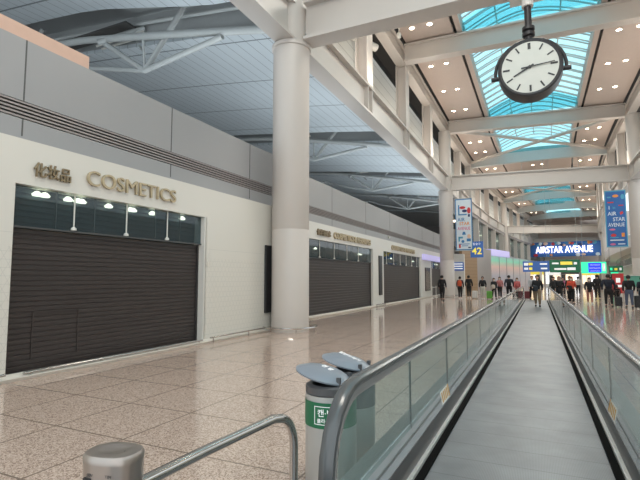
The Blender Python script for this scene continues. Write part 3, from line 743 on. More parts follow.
for y in (56, 63, 70.5, 77, 90, 98):
    MB().box(-0.7, 0.7, -0.5, 0.5, 8.3, 8.4).build('ceiling_lamp', M['spot'], t).location = (-9.2+off(y), y, 0)
struct(t, 'glazed upper gallery beyond the second column, with pale piers', 'gallery')

# ------------------------------------------------------------------ moving walkway
W = empty('moving_walkway', (WC, 0, 0))
tag(W, 'grey moving walkway with glass sides running away from the camera', 'moving walkway')
Y0, Y1 = -1.2, 36.6
MB().box(-WH-.05, WH+.05, Y0-2.5, Y1+.6, -0.05, 0.0).build('pallet_belt', M['pallet'], W)
def rail_path(s):
    x = s*0.82; c = (2.62, 0.575); r = 0.40; pts = [(x, 3.6-.9, c[1]+r)]
    pts = [(x, 36.4, c[1]+r), (x, 20, c[1]+r), (x, 8, c[1]+r), (x, 3.2, c[1]+r)]
    for k in range(0, 11):
        a = PI/2+PI*k/10*1.0; pts.append((x, c[0]+r*math.cos(a), c[1]+r*math.sin(a)))
    pts.append((x, 2.9, c[1]-r))
    return pts
for s in (-1, 1):
    side = 'left' if s < 0 else 'right'
    # handrail: flattened belt section swept along path
    def belt(prof, zoff=0.0, r0=0.40, ymax=36.4, close=False):
        """prof: list of (across, outward)"""
        mb = MB(); rings = []; c = (2.62, 0.575)
        def ring(y, z, ny, nz): rings.append([mb.bm.verts.new((s*0.82+a, y+ny*b, z+nz*b)) for a, b in prof])
        cf = (ymax, c[1])
        for k in range(9):
            a = -PI/2+PI*k/8; ring(cf[0]+r0*math.cos(a), cf[1]+r0*math.sin(a), math.cos(a), math.sin(a))
        for y in (30, 20, 10, 5): ring(y, c[1]+r0, 0, 1)
        for k in range(13):
            a = PI/2+PI*k/12; ring(c[0]+r0*math.cos(a), c[1]+r0*math.sin(a), math.cos(a), math.sin(a))
        m = len(prof)
        for i in range(len(rings)-1):
            for k in range(m): mb.bm.faces.new((rings[i][k], rings[i][(k+1) % m], rings[i+1][(k+1) % m], rings[i+1][k]))
        mb.bm.faces.new(rings[0][::-1]); mb.bm.faces.new(rings[-1])
        return mb
    o = belt([(-.040, 0.0), (-.044, .015), (-.040, .032), (-.026, .042), (0, .046), (.026, .042), (.040, .032), (.044, .015), (.040, 0.0)]).build('handrail', M['rubber'], W, True)
    o['label'] = 'charcoal rubber handrail, %s side' % side
    belt([(-.026, -.060), (-.034, -.045), (-.034, 0), (.034, 0), (.034, -.045), (.026, -.060)]).build('rail_guide', M['chrome'], W, True)
    # glass panels
    gx = s*0.82
    edges = [2.22]+[3.9+1.72*k for k in range(19)]+[36.8]
    for i in range(len(edges)-1):
        a, b = edges[i], edges[i+1]
        if i == 0:
            poly = [(b-.006, 0.33), (b-.006, 0.945)]
            for k in range(11):
                q = PI/2+PI*.95*k/10; poly.append((2.62+.37*math.cos(q), .575+.37*math.sin(q)))
            poly.append((2.62, .33) if False else (2.75, .25))
        else: poly = [(a+.004, .33), (b-.004, .33), (b-.004, .945), (a+.004, .945)]
        MB().prism(poly, 'x', gx-.006, gx+.006).build('glass_panel', M['bglass'], W)
        if i: MB().box(gx-.008, gx+.008, a-.004, a+.004, .33, .945).build('glass_joint', M['skirt'], W)
    q = s
    MB().sweep([(s*.788, .225), (s*.820, .385), (s*.834, .385), (s*.800, .22)] if s > 0 else [(s*.800, .22), (s*.834, .385), (s*.820, .385), (s*.788, .225)], [(0, 1.6), (0, Y1)]).build('inner_deck', M['deck'], W)
    MB().box(*sorted((s*.785, s*.800)), 1.6, Y1, 0.04, .225).build('skirt_panel', M['skirt'], W)
    MB().box(*sorted((s*.750, s*.786)), 1.4, Y1, 0.015, 0.05).build('brush_holder', M['silver'], W)
    MB().box(*sorted((s*.688, s*.752)), 1.4, Y1, 0.0, 0.022).build('brush_strip', M['brush'], W)
    MB().sweep([(s*.835, .36), (s*1.02, .30), (s*1.02, -.05), (s*.80, -.05), (s*.80, .30)], [(0, 1.7), (0, Y1)]).build('outer_cladding', M['outer'], W)
    # safety stickers on the deck
    for y in ((5.35,) if s < 0 else (5.4,)):
        st = empty('safety_sticker', (s*.788, y, .225)); st.parent = W
        def on_deck(name, u0, u1, v0, v1, lift, m):
            # u along the walkway, v up the sloping deck (0 to .163 m)
            d = Vector((s*.032, .16)).normalized(); nn = Vector((-s*.16, .032)).normalized()
            P = lambda u, v, l: (d.x*v+nn.x*l, u, d.y*v+nn.y*l)
            MB().hexa([P(u0, v0, lift), P(u1, v0, lift), P(u1, v1, lift), P(u0, v1, lift), P(u0, v0, lift+.002), P(u1, v0, lift+.002), P(u1, v1, lift+.002), P(u0, v1, lift+.002)]).build(name, m, st)
        on_deck('backing', -.21, .21, .012, .150, .001, M['sticker'])
        for k in range(4): on_deck('pictogram', -.16+.09*k, -.115+.09*k, .03, .13, .003, M['stickergold'])
        on_deck('orange_end', .19, .26, .02, .145, .001, M['stickergold'])
MB().box(-.85, .85, Y1, Y1+.6, 0.0, 0.012).build('comb_plate', M['steel'], W)

# sensor post and guard rail, near left
t = empty('sensor_post', (-1.375, 1.21, 0), R(12))
def oval(rx, ry, n=40, pw=2.6):
    return [(rx*math.copysign(abs(math.cos(a))**(2/pw), math.cos(a)), ry*math.copysign(abs(math.sin(a))**(2/pw), math.sin(a))) for a in [2*PI*k/n for k in range(n)]]
MB().prism(oval(.098, .078), 'z', 0, .965).build('body', M['steel'], t, True)
mb = MB(); rings = []
for k, z in ((1.0, .965), (1.0, .985), (.93, .995), (.55, 1.0), (.45, .996), (.1, .993)):
    rings.append([mb.bm.verts.new((x*k, y*k, z)) for x, y in oval(.100, .080)])
for i in range(5):
    for k in range(40): mb.bm.faces.new((rings[i][k], rings[i][(k+1) % 40], rings[i+1][(k+1) % 40], rings[i+1][k]))
mb.bm.faces.new(rings[-1]); mb.build('cap', M['steel'], t, True)
for x in (-.055, .05): MB().lathe([(.004, .99), (.004, .9985), (0, .999)], (x, -.01, 0), 8).build('screw', M['skirt'], t)
MB().box(-.06, -.03, -.080, -.070, .80, .925).build('sensor_window', M['black'], t)
text('engraved_text', 'SENSOR SYSTEM', .013, M['skirt'], (0, -.0765, .935), (PI/2, 0, 0), t, .0008)
tag(t, 'short oval stainless post in the bottom left foreground', 'post')
t = empty('guard_rail', (-1.29, 1.3, 0))
pts = [(-.02, -.12, .87), (0, .3, .875), (0.03, .80, .875)]
for k in range(1, 9):
    a = PI/2-PI/2*k/8; pts.append((.05, .80+.19*math.cos(a)+.0, .685+.19*math.sin(a)))
pts += [(.05, .99, .5), (.04, .98, .3)]
for k in range(1, 7):
    a = -PI/2*k/6; pts.append((.04, .84+.14*math.cos(a), .25+.14*math.sin(a)))
pts.append((.03, -.1, .11))
MB().tube(pts, .0235, 14).build('tube', M['chrome'], t, True)
MB().lathe([(.05, 0), (.05, .02), (.02, .03), (.02, .12)], (.03, .5, 0), 14).build('foot', M['steel'], t, True)
tag(t, 'bent polished steel guard rail beside the oval post', 'guard rail')

# recycling bins
def bin_(x, y, band, label, txt_lid, rz):
    t = empty('recycling_bin', (x, y, 0), rz)
    MB().lathe([(.19, 0), (.20, .02), (.20, .70)], seg=40).build('body', M['binbody'], t, True)
    MB().lathe([(.204, .47), (.204, .66)], seg=40, cap=False).build('colour_band', band, t, True)
    MB().lathe([(.19, .70), (.20, .71), (.20, .76), (.17, .775), (.15, .77), (.14, .60), (0, .6)], seg=40).build('rim', M['bingrey'], t, True)
    mt = Matrix.Rotation(R(13), 4, 'Y')
    lid = MB().lathe([(0, 0.045), (.08, .043), (.17, .03), (.235, 0.0), (.232, -.012), (.15, -.002), (0, .01)], (-.06, 0, .835), 40, 1.0, .9, mt).build('lid', M['binlid'], t, True)
    for a in (-.7, .7): MB().box(.10, .13, a*.16-.012, a*.16+.012, .74, .84).build('lid_bracket', M['bingrey'], t)
    text('lid_text', txt_lid, .055, M['signwhite'], (-.03, .0, .885), (0, R(13), -rz+R(-18)), t, .001)
    if band == M['bingreen']:
        # white outlined notice on the band, wrapped by facing the walkway
        f = MB()
        for a0, a1, z0, z1 in ((-.45, .45, .63, .634), (-.45, .45, .50, .504), (-.45, -.43, .50, .634), (.43, .45, .50, .634)):
            n = 8
            for k in range(n):
                p, q = -1.35+a0+(a1-a0)*k/n, -1.35+a0+(a1-a0)*(k+1)/n
                f.quad((.206*math.cos(p), .206*math.sin(p), z0), (.206*math.cos(q), .206*math.sin(q), z0), (.206*math.cos(q), .206*math.sin(q), z1), (.206*math.cos(p), .206*math.sin(p), z1))
        f.build('notice_outline', M['signwhite'], t)
        text('notice_text', '캔·병', .06, M['signwhite'], (.206*math.cos(-1.35), .206*math.sin(-1.35)-.004, .585), (PI/2, 0, -1.35+PI/2), t, .001)
        text('notice_text', '플라스틱', .035, M['signwhite'], (.206*math.cos(-1.35), .206*math.sin(-1.35)-.006, .53), (PI/2, 0, -1.35+PI/2), t, .001)
    return tag(t, label, 'bin', 'bins beside the walkway')
bin_(-1.52, 3.42, M['bingreen'], 'recycling bin with a green band, nearer the camera', '캔 병', R(0))
bin_(-1.56, 4.0, M['bingrey'], 'waste bin with a grey band, behind the green banded bin', '일반쓰레기', R(0))

# ------------------------------------------------------------------ clock
CY = 12.45; CZ = 6.82
t = empty('hanging_clock', (0, CY, CZ))
rad = .72
cas = MB()
prof = [(rad-.07, -.26), (rad-.02, -.275), (rad+.02, -.25), (rad+.03, -.15), (rad+.03, .15), (rad+.02, .25), (rad-.02, .275), (rad-.07, .26)]
RX = Matrix.Rotation(PI/2, 4, 'X')
cas.lathe(prof, seg=64, mtx=RX, cap=False).build('case', M['clockrim'], t, True)
for s in (-1, 1):
    f = MB().lathe([(0, s*.255), (rad-.05, s*.255)], seg=64, mtx=RX, cap=False).build('dial' , M['clockface'], t)
    d = -s*.262
    for k in range(12):
        a = 2*PI*k/12; L = .16 if k % 3 else .16; wd_ = .018 if k % 3 else .024
        if k == 0: wd_ = .034
        m = MB(); r0, r1 = rad-.10-L, rad-.10
        ca, sa = math.sin(a), math.cos(a)
        y = d*1.0 if s < 0 else d
        P = lambda r, q: (r*ca+q*sa, 0, r*sa-q*ca)
        pts = [P(r0, -wd_), P(r1, -wd_), P(r1, wd_), P(r0, wd_)]
        yy = -s*.255 if False else (-.258 if s > 0 else .258)
        m.hexa([(p[0], yy, p[2]) for p in pts]+[(p[0], yy-(.006 if s > 0 else -.006), p[2]) for p in pts]); m.build('hour_mark', M['black'], t)
def hand(name, ang, L, back, w, yy):
    ca, sa = math.sin(ang), math.cos(ang); P = lambda r, q: (r*ca+q*sa, yy, r*sa-q*ca)
    pts = [P(-back, -w), P(L, -w*.6), P(L, w*.6), P(-back, w)]
    MB().hexa(pts+[(p[0], yy-.01, p[2]) for p in pts]).build(name, M['black'], t)
hand('hour_hand', R(243), .42, .10, .026, -.27)
hand('minute_hand', R(86), .56, .20, .016, -.285)
MB().lathe([(0, 0), (.04, 0), (.04, .03), (0, .03)], (0, -.26, 0), 16, mtx=RX).build('hub', M['black'], t)
yk = []
for k in range(17):
    a = R(-5)+PI*(k/16)*(190/180); a = R(-5)+R(190)*k/16; yk.append(((rad+.10)*math.cos(a), 0, (rad+.10)*math.sin(a)))
MB().tube(yk, .042, 10).build('yoke', M['clockrim'], t, True)
for s in (-1, 1): MB().tube([(s*(rad+.0), 0, -.07), (s*(rad+.20), 0, -.07)], .06, 14).build('pivot_knob', M['clockrim'], t, True)
MB().tube([(0, 0, rad+.10), (0, 0, 1.75)], .085, 16).build('stem', M['clockrim'], t, True)
for z in (rad+.18, rad+.33): MB().lathe([(.10, z), (.15, z+.02), (.15, z+.10), (.10, z+.12)], seg=20).build('stem_collar', M['clockrim'], t, True)
MB().tube([(0, 0, 1.7), (0, 0, 2.0)], .14, 16).build('sleeve', M['white'], t, True)
MB().box(-.42, .42, -.36, .36, 1.98, 2.125).build('mounting_plate', M['white'], t, bevel=.01)
tag(t, 'round black clock with ivory dial hanging from the nearest cross beam', 'clock')

# ------------------------------------------------------------------ banners and gate sign
def disc_pts(cx, cz, rx, rz, n=18): return [(cx+rx*math.cos(2*PI*k/n), cz+rz*math.sin(2*PI*k/n)) for k in range(n)]
def flat(t, name, pts, m, d=.0): MB().prism(pts, 'y', -.03-d, -.022).build(name, m, t)
def rect(x0, x1, z0, z1): return [(x0, z0), (x1, z0), (x1, z1), (x0, z1)]
def banner(x, y, z0, w, h, white, label, rz=0):
    t = empty('hanging_banner', (x, y, z0), rz)
    bgc, fr = (M['banwhite'], M['midblue']) if white else (M['banblue'], M['teal'])
    MB().box(-w/2, w/2, -.02, .02, 0, h).build('sheet', fr, t)
    MB().box(-w/2+.07, w/2-.07, -.024, .024, .08, h-.08).build('print_field', bgc, t)
    for z in (-.03, h+.03): MB().tube([(-w/2-.05, 0, z), (w/2+.05, 0, z)], .035, 10).build('bar', M['tube'], t, True)
    for s in (-.4, .4): MB().tube([(s*w, 0, h+.03), (s*w, 0, 8.97-z0)], .012, 6).build('cable', M['tube'], t, True)
    a = M['midblue'] if white else M['banwhite']
    if white:
        flat(t, 'print_plane', rect(-.42, -.32, h-1.35, h-.5), M['midblue']); flat(t, 'print_plane', rect(-.42, .25, h-1.35, h-1.25), M['midblue'])
        flat(t, 'print_cabin', disc_pts(-.08, h-.72, .24, .12), M['red']); flat(t, 'print_cabin', disc_pts(.08, h-1.0, .2, .12), M['navy'])
        flat(t, 'print_balloon', disc_pts(.42, h-.98, .14, .26), M['red']); flat(t, 'print_basket', rect(.34, .5, h-1.5, h-1.28), M['navy'])
        for body, z, m, sz, fx in (('AIR', h-1.72, M['midblue'], .42, .60), ('STAR', h-2.05, M['orange'], .36, .80), ('AVENUE', h-2.45, M['pink'], .36, 1.0)):
            o = text('banner_text', body, sz, m, ({'AIR': -.2, 'STAR': .05}.get(body, 0), -.03, z), SOUTH, t, .004, bold=.006); o['fit'] = fx
        flat(t, 'print_hat', [(-.15, h-2.95), (.15, h-2.95), (.08, h-2.7), (-.08, h-2.7)], M['midblue'])
        flat(t, 'print_scooter', rect(-.45, -.1, h-3.25, h-3.1), M['teal']); flat(t, 'print_scooter', rect(-.45, -.33, h-3.5, h-3.1), M['teal'])
        flat(t, 'print_wheel', disc_pts(-.1, h-3.5, .12, .12), M['midblue']); flat(t, 'print_head', disc_pts(.38, h-3.08, .14, .17), M['skinp']); flat(t, 'print_body', rect(.2, .52, h-3.5, h-3.27), M['midblue'])
        flat(t, 'print_line', rect(-.42, .42, h-3.74, h-3.68), M['midblue']); flat(t, 'print_line', rect(-.2, .3, h-3.88, h-3.83), M['midblue'])
        flat(t, 'print_figure', rect(-.42, -.28, .18, .5), M['red']); flat(t, 'print_figure', rect(.3, .5, .15, .25), M['navy'])
    else:
        flat(t, 'print_sun', disc_pts(.02, h-.42, .2, .11), M['orange']); flat(t, 'print_boat', rect(-.5, -.12, h-.95, h-.85), M['red'])
        flat(t, 'print_cloud', disc_pts(-.4, h-.5, .14, .06), M['teal']); flat(t, 'print_cloud', disc_pts(.48, h-.5, .12, .2), M['teal'])
        flat(t, 'print_bar', rect(.2, .5, h-1.2, h-1.12), M['red']); flat(t, 'print_kite', [(.3, h-1.9), (.5, h-1.75), (.42, h-1.6), (.25, h-1.7)], M['red'])
        o = text('banner_text', 'I', .36, M['banwhite'], (-.42, -.03, h-1.32), SOUTH, t, .004, bold=.006)
        o = text('banner_text', 'in', .26, M['teal'], (-.1, -.03, h-1.32), SOUTH, t, .004, bold=.006)
        for body, x_, z, fx in (('AIR', -.25, h-1.78, .58), ('STAR', .18, h-2.22, .78), ('AVENUE', 0, h-2.64, 1.06)):
            o = text('banner_text', body, .40, M['banwhite'], (x_, -.03, z), SOUTH, t, .004, bold=.006); o['fit'] = fx
        flat(t, 'print_fish', disc_pts(-.28, h-2.98, .2, .07), M['pink']); flat(t, 'print_car', disc_pts(-.22, h-3.42, .18, .12), M['red']); flat(t, 'print_bag', rect(.3, .5, h-3.55, h-3.25), M['orange'])
        flat(t, 'print_line', rect(-.45, .1, h-3.62, h-3.56), M['teal'])
        flat(t, 'print_line', rect(-.45, .45, h-3.84, h-3.75), M['banwhite']); flat(t, 'print_crowd', disc_pts(-.28, .2, .18, .08), M['pink']); flat(t, 'print_logo', rect(.05, .5, .17, .25), M['banwhite'])
    return tag(t, label, 'banner')
banner(-5.32, 38.75, 3.86, 1.32, 4.2, True, 'white AIR STAR AVENUE banner with blue border beside the second column')
banner(5.52, 40.98, 3.95, 1.38, 4.3, False, 'blue AIR STAR AVENUE banner by the right column')
t = empty('gate_sign', (-4.5, 40.0, 3.30))
MB().box(-.5, .5, -.05, .05, 0, 1.32).build('panel', M['signblue'], t)
o = text('gate_number', '42', .78, M['yellow'], (.0, -.06, .50), SOUTH, t, .005, bold=.012); o['fit'] = .78
o = text('gate_text', '탑승구', .22, M['signwhite'], (0, -.06, 1.1), SOUTH, t, .004)
for s in (-.35, .35): MB().tube([(s, 0, 1.32), (s, 0, 5.66)], .015, 6).build('cable', M['tube'], t, True)
tag(t, 'blue hanging gate sign with yellow number 42', 'sign')

# overhead directional signs and the big lit sign
def dirsign(x, y, z0, w, h, m, label, parts):
    f = 53.5/y; x, z0, w, h, y = x*f, 1.6+(z0-1.6)*f, w*f, h*f, 53.5
    t = empty('direction_sign', (x, y, z0))
    MB().box(-w/2, w/2, -.12, .12, 0, h).build('panel', m, t, bevel=.02)
    for s in (-.42, .42): MB().tube([(s*w, 0, h), (s*w, 0, 14.12-z0)], .02, 6).build('hanger', M['tube'], t, True)
    for (x0, x1, z0_, z1_, mm) in parts: MB().box(x0*w-w/2, x1*w-w/2, -.14, -.12, z0_*h, z1_*h).build('sign_line', mm, t)
    return tag(t, label, 'sign')
SW, YL = M['signwhite'], M['yellow']
s1 = dirsign(-.2, 70, 2.45, 3.3, 1.45, M['signblue'], 'blue overhead direction sign, left of the dark green one', [(.05, .2, .6, .85, SW), (.22, .38, .62, .85, YL), (.05, .2, .2, .4, SW), (.24, .36, .18, .42, YL), (.65, .92, .66, .8, SW), (.68, .92, .24, .38, SW)])
s2 = dirsign(3.3, 70, 2.35, 3.6, 1.7, M['signgreen'], 'dark green overhead direction sign with yellow gate numbers', [(.08, .3, .65, .78, SW), (.36, .75, .6, .85, YL), (.8, .9, .62, .8, SW), (.15, .55, .2, .34, SW), (.58, .85, .18, .38, SW)])
s3 = dirsign(6.65, 70, 2.2, 2.85, 1.5, M['ledgreen'], 'bright green lit screen with a blue flight board', [(.28, .8, .08, .92, M['ledblue']), (.36, .74, .7, .78, SW), (.32, .76, .42, .5, SW), (.36, .74, .18, .24, SW), (.84, .95, .2, .85, SW)])
s4 = dirsign(9.1, 70, 2.35, 1.55, .8, M['signgreen'], 'small dark green exit sign hanging at the right', [(.1, .25, .3, .7, M['ledgreen']), (.4, .6, .3, .65, YL), (.75, .9, .3, .7, SW)])
t = empty('lit_arch_sign', (5.0, 109, 5.9), R(-9))
MB().box(-6.6, 6.9, -.15, .15, .2, 3.3).build('board', M['banblue'], t)
o = text('sign_letters', 'AIRSTAR AVENUE', 1.9, M['glowwhite'], (.1, -.5, 1.6), SOUTH, t, .12, bold=.035, space=1.05); o['fit'] = 10.6
random.seed(3)
for k in range(26):
    x = -6.3+k*.5; m_ = [M['midblue'], M['orange'], M['red'], M['teal'], M['banwhite'], M['navy'], M['skinp']][k % 7]
    zc = random.choice((.55, 2.6, 2.9, 3.0)); MB().prism(disc_pts(x, zc, random.uniform(.25, .5), random.uniform(.2, .4), 10), 'y', -.2, -.15).build('print_shape', m_, t)
for s in (-5.5, 5.5): MB().tube([(s, 0, 3.3), (s, 0, 8.5-5.9+.5)], .05, 6).build('hanger', M['tube'], t, True)
tag(t, 'long lit AIRSTAR AVENUE sign with colourful pictures across the hall', 'sign')

# ------------------------------------------------------------------ far shops, red board, green glass booth
random.seed(11)
far = [(-0.2, 96, 2.4, 3.1), (2.6, 98, 2.6, 3.0), (5.6, 101, 3.0, 3.2), (8.9, 99, 2.8, 3.0), (11.8, 97, 2.4, 3.2), (14.3, 94, 2.2, 3.0)]
desc = ['leftmost', 'second from left', 'third from left', 'third from right', 'second from right', 'rightmost']
for i, (x, y, wd2, h) in enumerate(far):
    t = empty('shop_kiosk', (x, y, 0))
    MB().box(-wd2/2, wd2/2, .3, 3, 0, h).build('body', M['white'], t)
    n = 4
    for k in range(n):
        a = -wd2/2+wd2*k/n+.06; b = -wd2/2+wd2*(k+1)/n-.06
        MB().box(a, b, .22, .3, .5, h-.9).build('lit_window', [M['shopglow'], M['shopglow2'], M['shopdark'], M['shopglow']][(k+i) % 4], t)
    MB().box(-wd2/2, wd2/2, .1, .3, h-.8, h-.1).build('fascia_sign', [M['yellow'], M['signwhite'], M['shopdark'], M['yellow'], M['ledgreen'], M['yellow']][i], t)
    tag(t, 'brightly lit far shop unit, %s of six behind the crowd' % desc[i], 'shop')
t = empty('poster_board', (4.75, 35.8, 0))
MB().box(-.32, .32, -.02, .02, .6, 1.9).build('panel', M['red'], t)
MB().box(-.2, .2, -.025, -.02, 1.0, 1.15).build('print_line', M['signwhite'], t); MB().box(-.12, .12, -.025, -.02, 1.3, 1.6).build('print_line', M['signwhite'], t)
for s in (-.26, .26): MB().box(s-.02, s+.02, -.02, .02, 0, .6).build('leg', M['steel'], t)
MB().box(-.34, .34, -.18, .18, 0, .03).build('base', M['steel'], t)
tag(t, 'standing red poster board among the travellers at right', 'board')
t = empty('glass_booth', (6.3, 38.2, 0))
MB().box(-1.1, 1.1, -.4, .4, 0, 1.0).build('counter', M['white'], t)
MB().box(-1.1, 1.1, -.4, -.37, 1.0, 1.75).build('green_panel', M['jetgreen'], t)
MB().box(-1.15, 1.15, -.45, .45, 1.75, 1.8).build('top', M['white'], t)
tag(t, 'counter with a green glass panel at the right edge', 'counter')

# ------------------------------------------------------------------ people
def skin_obj(name, verts, edges, radii, m, parent, lv=1):
    me = bpy.data.meshes.new(name); me.from_pydata([Vector(v) for v in verts], edges, [])
    me.materials.append(m)
    o = bpy.data.objects.new(name, me); col.objects.link(o); o.parent = parent
    o.modifiers.new('skin', 'SKIN')
    sv = me.skin_vertices[0].data if me.skin_vertices else None
    if sv is None:
        me.attributes  # layer is created with the modifier in most builds
    for i, r in enumerate(radii):
        me.skin_vertices[0].data[i].radius = r if isinstance(r, tuple) else (r, r)
        me.skin_vertices[0].data[i].use_root = (i == 0)
    o.modifiers['skin'].use_smooth_shade = True
    s = o.modifiers.new('sub', 'SUBSURF'); s.levels = lv; s.render_levels = lv
    return o

def person(x, y, face, H=1.72, top=(0.02,)*3, bottom=(0.02,)*3, hair=(0.015, 0.012, 0.01), shoes=(0.03,)*3, stride=.18, swing=.2,
           label='', coat=0.0, mask=False, long_hair=False, arms=(0.1, 0.1), skirt=False, back=None, front=None, hood=False, phase=1, width=1.0, bend=(0.3, 0.3), leg_bare=False):
    """face: heading in degrees, 0 looks along -Y (towards camera), 180 away"""
    k = H/1.75; t = empty('person', (x, y, 0), R(face))
    S = lambda p: (p[0]*k*width, p[1]*k, p[2]*k)
    # local frame: front is -Y, left hand side +X
    hipz = .92; sh = 1.42
    V = [(0, 0, .96)]; E = []; Rr = [.135]
    def add(p, r, par): V.append(p); Rr.append(r); E.append((par, len(V)-1)); return len(V)-1
    w1 = add((0, -.005, 1.12), .12, 0); ch = add((0, 0, 1.30), .135, w1); nb = add((0, .01, 1.43), .075, ch); nk = add((0, 0, 1.50), .052, nb)
    h1 = add((0, -.02, 1.57), .068, nk); h2 = add((0, -.008, 1.645), .092, h1); h3 = add((0, .0, 1.71), .062, h2)
    add((0, -.115, 1.615), .014, h2)
    add((.098, .0, 1.63), .018, h2); add((-.098, .0, 1.63), .018, h2)
    joints = {}
    for s, nm in ((1, 'L'), (-1, 'R')):
        a = s*phase
        dy = stride*a
        hp = add((s*.09, 0, .90), .105, 0)
        kn = (s*.095, -dy*.55-.02, .50); an = (s*.095, -dy*.95+(.06 if dy < 0 else 0), .09 if dy >= 0 else .12); to = (s*.105, an[1]-.14, .035)
        k1 = add(kn, .062, hp); k2 = add((kn[0], (kn[1]+an[1])/2+.015, .30), .055, k1); k3 = add(an, .04, k2); k4 = add(to, .034, k3)
        ar = arms[0] if s > 0 else arms[1]; bd = bend[0] if s > 0 else bend[1]
        so = (s*.185, 0, 1.415); el = (s*(.208+ar*.3), swing*a*.5+.02, 1.13)
        wr = (s*(.205+ar*.2), el[1]-.26*math.sin(bd*1.5)-.02, el[2]-.25*math.cos(bd*1.5))
        s1 = add(so, .066, ch); s2 = add(el, .043, s1); s3 = add(wr, .029, s2)
        d = Vector((0, wr[1]-el[1], wr[2]-el[2])).normalized()
        pm = Vector(wr)+d*.055; pi_ = add(tuple(pm), .030, s3)
        for f, (fx, L) in enumerate(((-.026, .055), (-.009, .066), (.009, .062), (.026, .05))):
            base = pm+Vector((fx*.35, fx*.8, 0))+d*.035
            f1 = add(tuple(base), .0095, pi_); f2 = add(tuple(base+d*L*.55+Vector((-s*.008, 0, 0))), .0085, f1); add(tuple(base+d*L+Vector((-s*.018, 0, 0))), .007, f2)
        th = add(tuple(Vector(wr)+d*.03+Vector((0, -.034, 0))), .011, s3); add(tuple(Vector(wr)+d*.07+Vector((0, -.052, 0))), .009, th)
        joints[nm] = (kn, an, to, so, el, wr, pm)
    body = skin_obj('body', [S(v) for v in V], E, [r*k for r in Rr], cloth((0.50, 0.30, 0.22), .55), t)
    # jacket
    V2 = [(0, 0, 1.20)]; E2 = []; R2 = [.155]
    def ad2(p, r, par): V2.append(p); R2.append(r); E2.append((par, len(V2)-1)); return len(V2)-1
    a0 = ad2((0, 0, 1.06), .16, 0); a1 = ad2((0, 0, .90-coat*.3), .175+coat*.05, a0)
    if coat > 0: a2 = ad2((0, 0, .9-coat), .19+coat*.08, a1)
    c0 = ad2((0, 0, 1.34), .165, 0); c1 = ad2((0, .005, 1.455), .085, c0)
    for nm in 'LR':
        kn, an, to, so, el, wr, pm = joints[nm]
        q0 = ad2((so[0]*.98, so[1], so[2]-.005), .088, c0); q1 = ad2(el, .064, q0); ad2(tuple(Vector(wr)*1.0+Vector((0, 0, .01))), .047, q1)
    jk = skin_obj('jacket', [S(v) for v in V2], E2, [(r*k, r*k) for r in R2], cloth(top), t)
    # trousers or skirt
    V3 = [(0, 0, .97)]; E3 = []; R3 = [.17]
    def ad3(p, r, par): V3.append(p); R3.append(r); E3.append((par, len(V3)-1)); return len(V3)-1
    ad3((0, 0, 1.07), .165, 0)
    for nm in 'LR':
        kn, an, to, so, el, wr, pm = joints[nm]; s = 1 if nm == 'L' else -1
        q = ad3((s*.09, 0, .86), .128, 0); q = ad3(kn, .082, q)
        if not leg_bare: q = ad3(((kn[0]+an[0])/2, (kn[1]+an[1])/2, .29), .07, q); ad3((an[0], an[1], an[2]+.03), .06, q)
    skin_obj('trousers', [S(v) for v in V3], E3, [r*k for r in R3], cloth(bottom), t)
    if skirt: MB().lathe([(.15*k, 1.0*k), (.19*k, .8*k), (.25*k, .48*k), (.24*k, .48*k), (.14*k, .98*k)], seg=20).build('skirt', cloth(bottom), t, True)
    for nm in 'LR':
        kn, an, to = joints[nm][:3]
        a = Vector(S(an)); b = Vector(S(to)); z0 = 0
        MB().tube([(a.x, a.y+.05, .045), (a.x, a.y-.02, .055), (b.x, b.y, .042), (b.x, b.y-.06, .03)], [.042, .048, .045, .028], 10).build('shoe', cloth(shoes), t, True)
    # hair: cap over skull
    hp = MB()
    prof = [(0.0, .118), (.05, .110), (.088, .075), (.106, .02), (.110, -.03)] + ([(.105, -.10), (.085, -.17), (.06, -.19)] if long_hair or hood else [(.098, -.06), (.07, -.085)])
    hp.lathe(prof, (0, .012*k, 1.655*k), 24, k, k, cap=False)
    gone = [v for v in hp.bm.verts if v.co.y < -.035*k and v.co.z < 1.69*k]
    bmesh.ops.delete(hp.bm, geom=gone, context='VERTS')
    ho = hp.build('hood' if hood else 'hair', cloth(top if hood else hair, .6), t, True)
    sm = ho.modifiers.new('thick', 'SOLIDIFY'); sm.thickness = .012; sm.offset = -1
    if mask:
        MB().lathe([(0, .03), (.045, .025), (.062, 0), (.05, -.02)], (0, -.065*k, 1.575*k), 14, 1, .8, Matrix.Rotation(PI/2, 4, 'X')).build('face_mask', M['sticker'], t, True)
    if back:
        o = MB().lathe([(0, .0), (.13, .01), (.16, .1), (.15, .35), (.09, .44), (0, .45)], (0, .20*k, 1.0*k), 16, 1, .62).build('backpack', cloth(back), t, True)
        tag_o = o
    if front:
        pm = joints['R'][6]; MB().lathe([(0, .0), (.12, .02), (.16, .14), (.12, .3), (0, .33)], (-.12*k, -.17*k, .86*k), 14, 1.1, .6).build('carried_coat', cloth(front), t, True)
    tag(t, label, 'person')
    return t
BK = (0.012, 0.012, 0.014); NV = (0.02, 0.025, 0.05); WT = (0.55, 0.52, 0.46); KH = (0.28, 0.19, 0.12)
person(-.06, 28.8, 0, 1.74, BK, KH, label='person in black top and khaki trousers walking on the moving walkway, carrying a coat', front=(.03, .035, .045), shoes=BK, bend=(.2, .9), width=1.08)
person(-.42, 37.6, 10, 1.75, (.4, .4, .42), BK, label='person in pale top and black trousers behind the walker on the walkway')
person(-6.22, 33.6, 175, 1.78, BK, BK, label='person in all black standing alone before the second column', stride=.05, shoes=BK)
person(-5.42, 36.6, 180, 1.71, (.06, .02, .025), BK, label='person with an orange red backpack, seen from behind by the 42 sign', back=(.55, .09, .035), shoes=(.6, .6, .6), stride=.12)
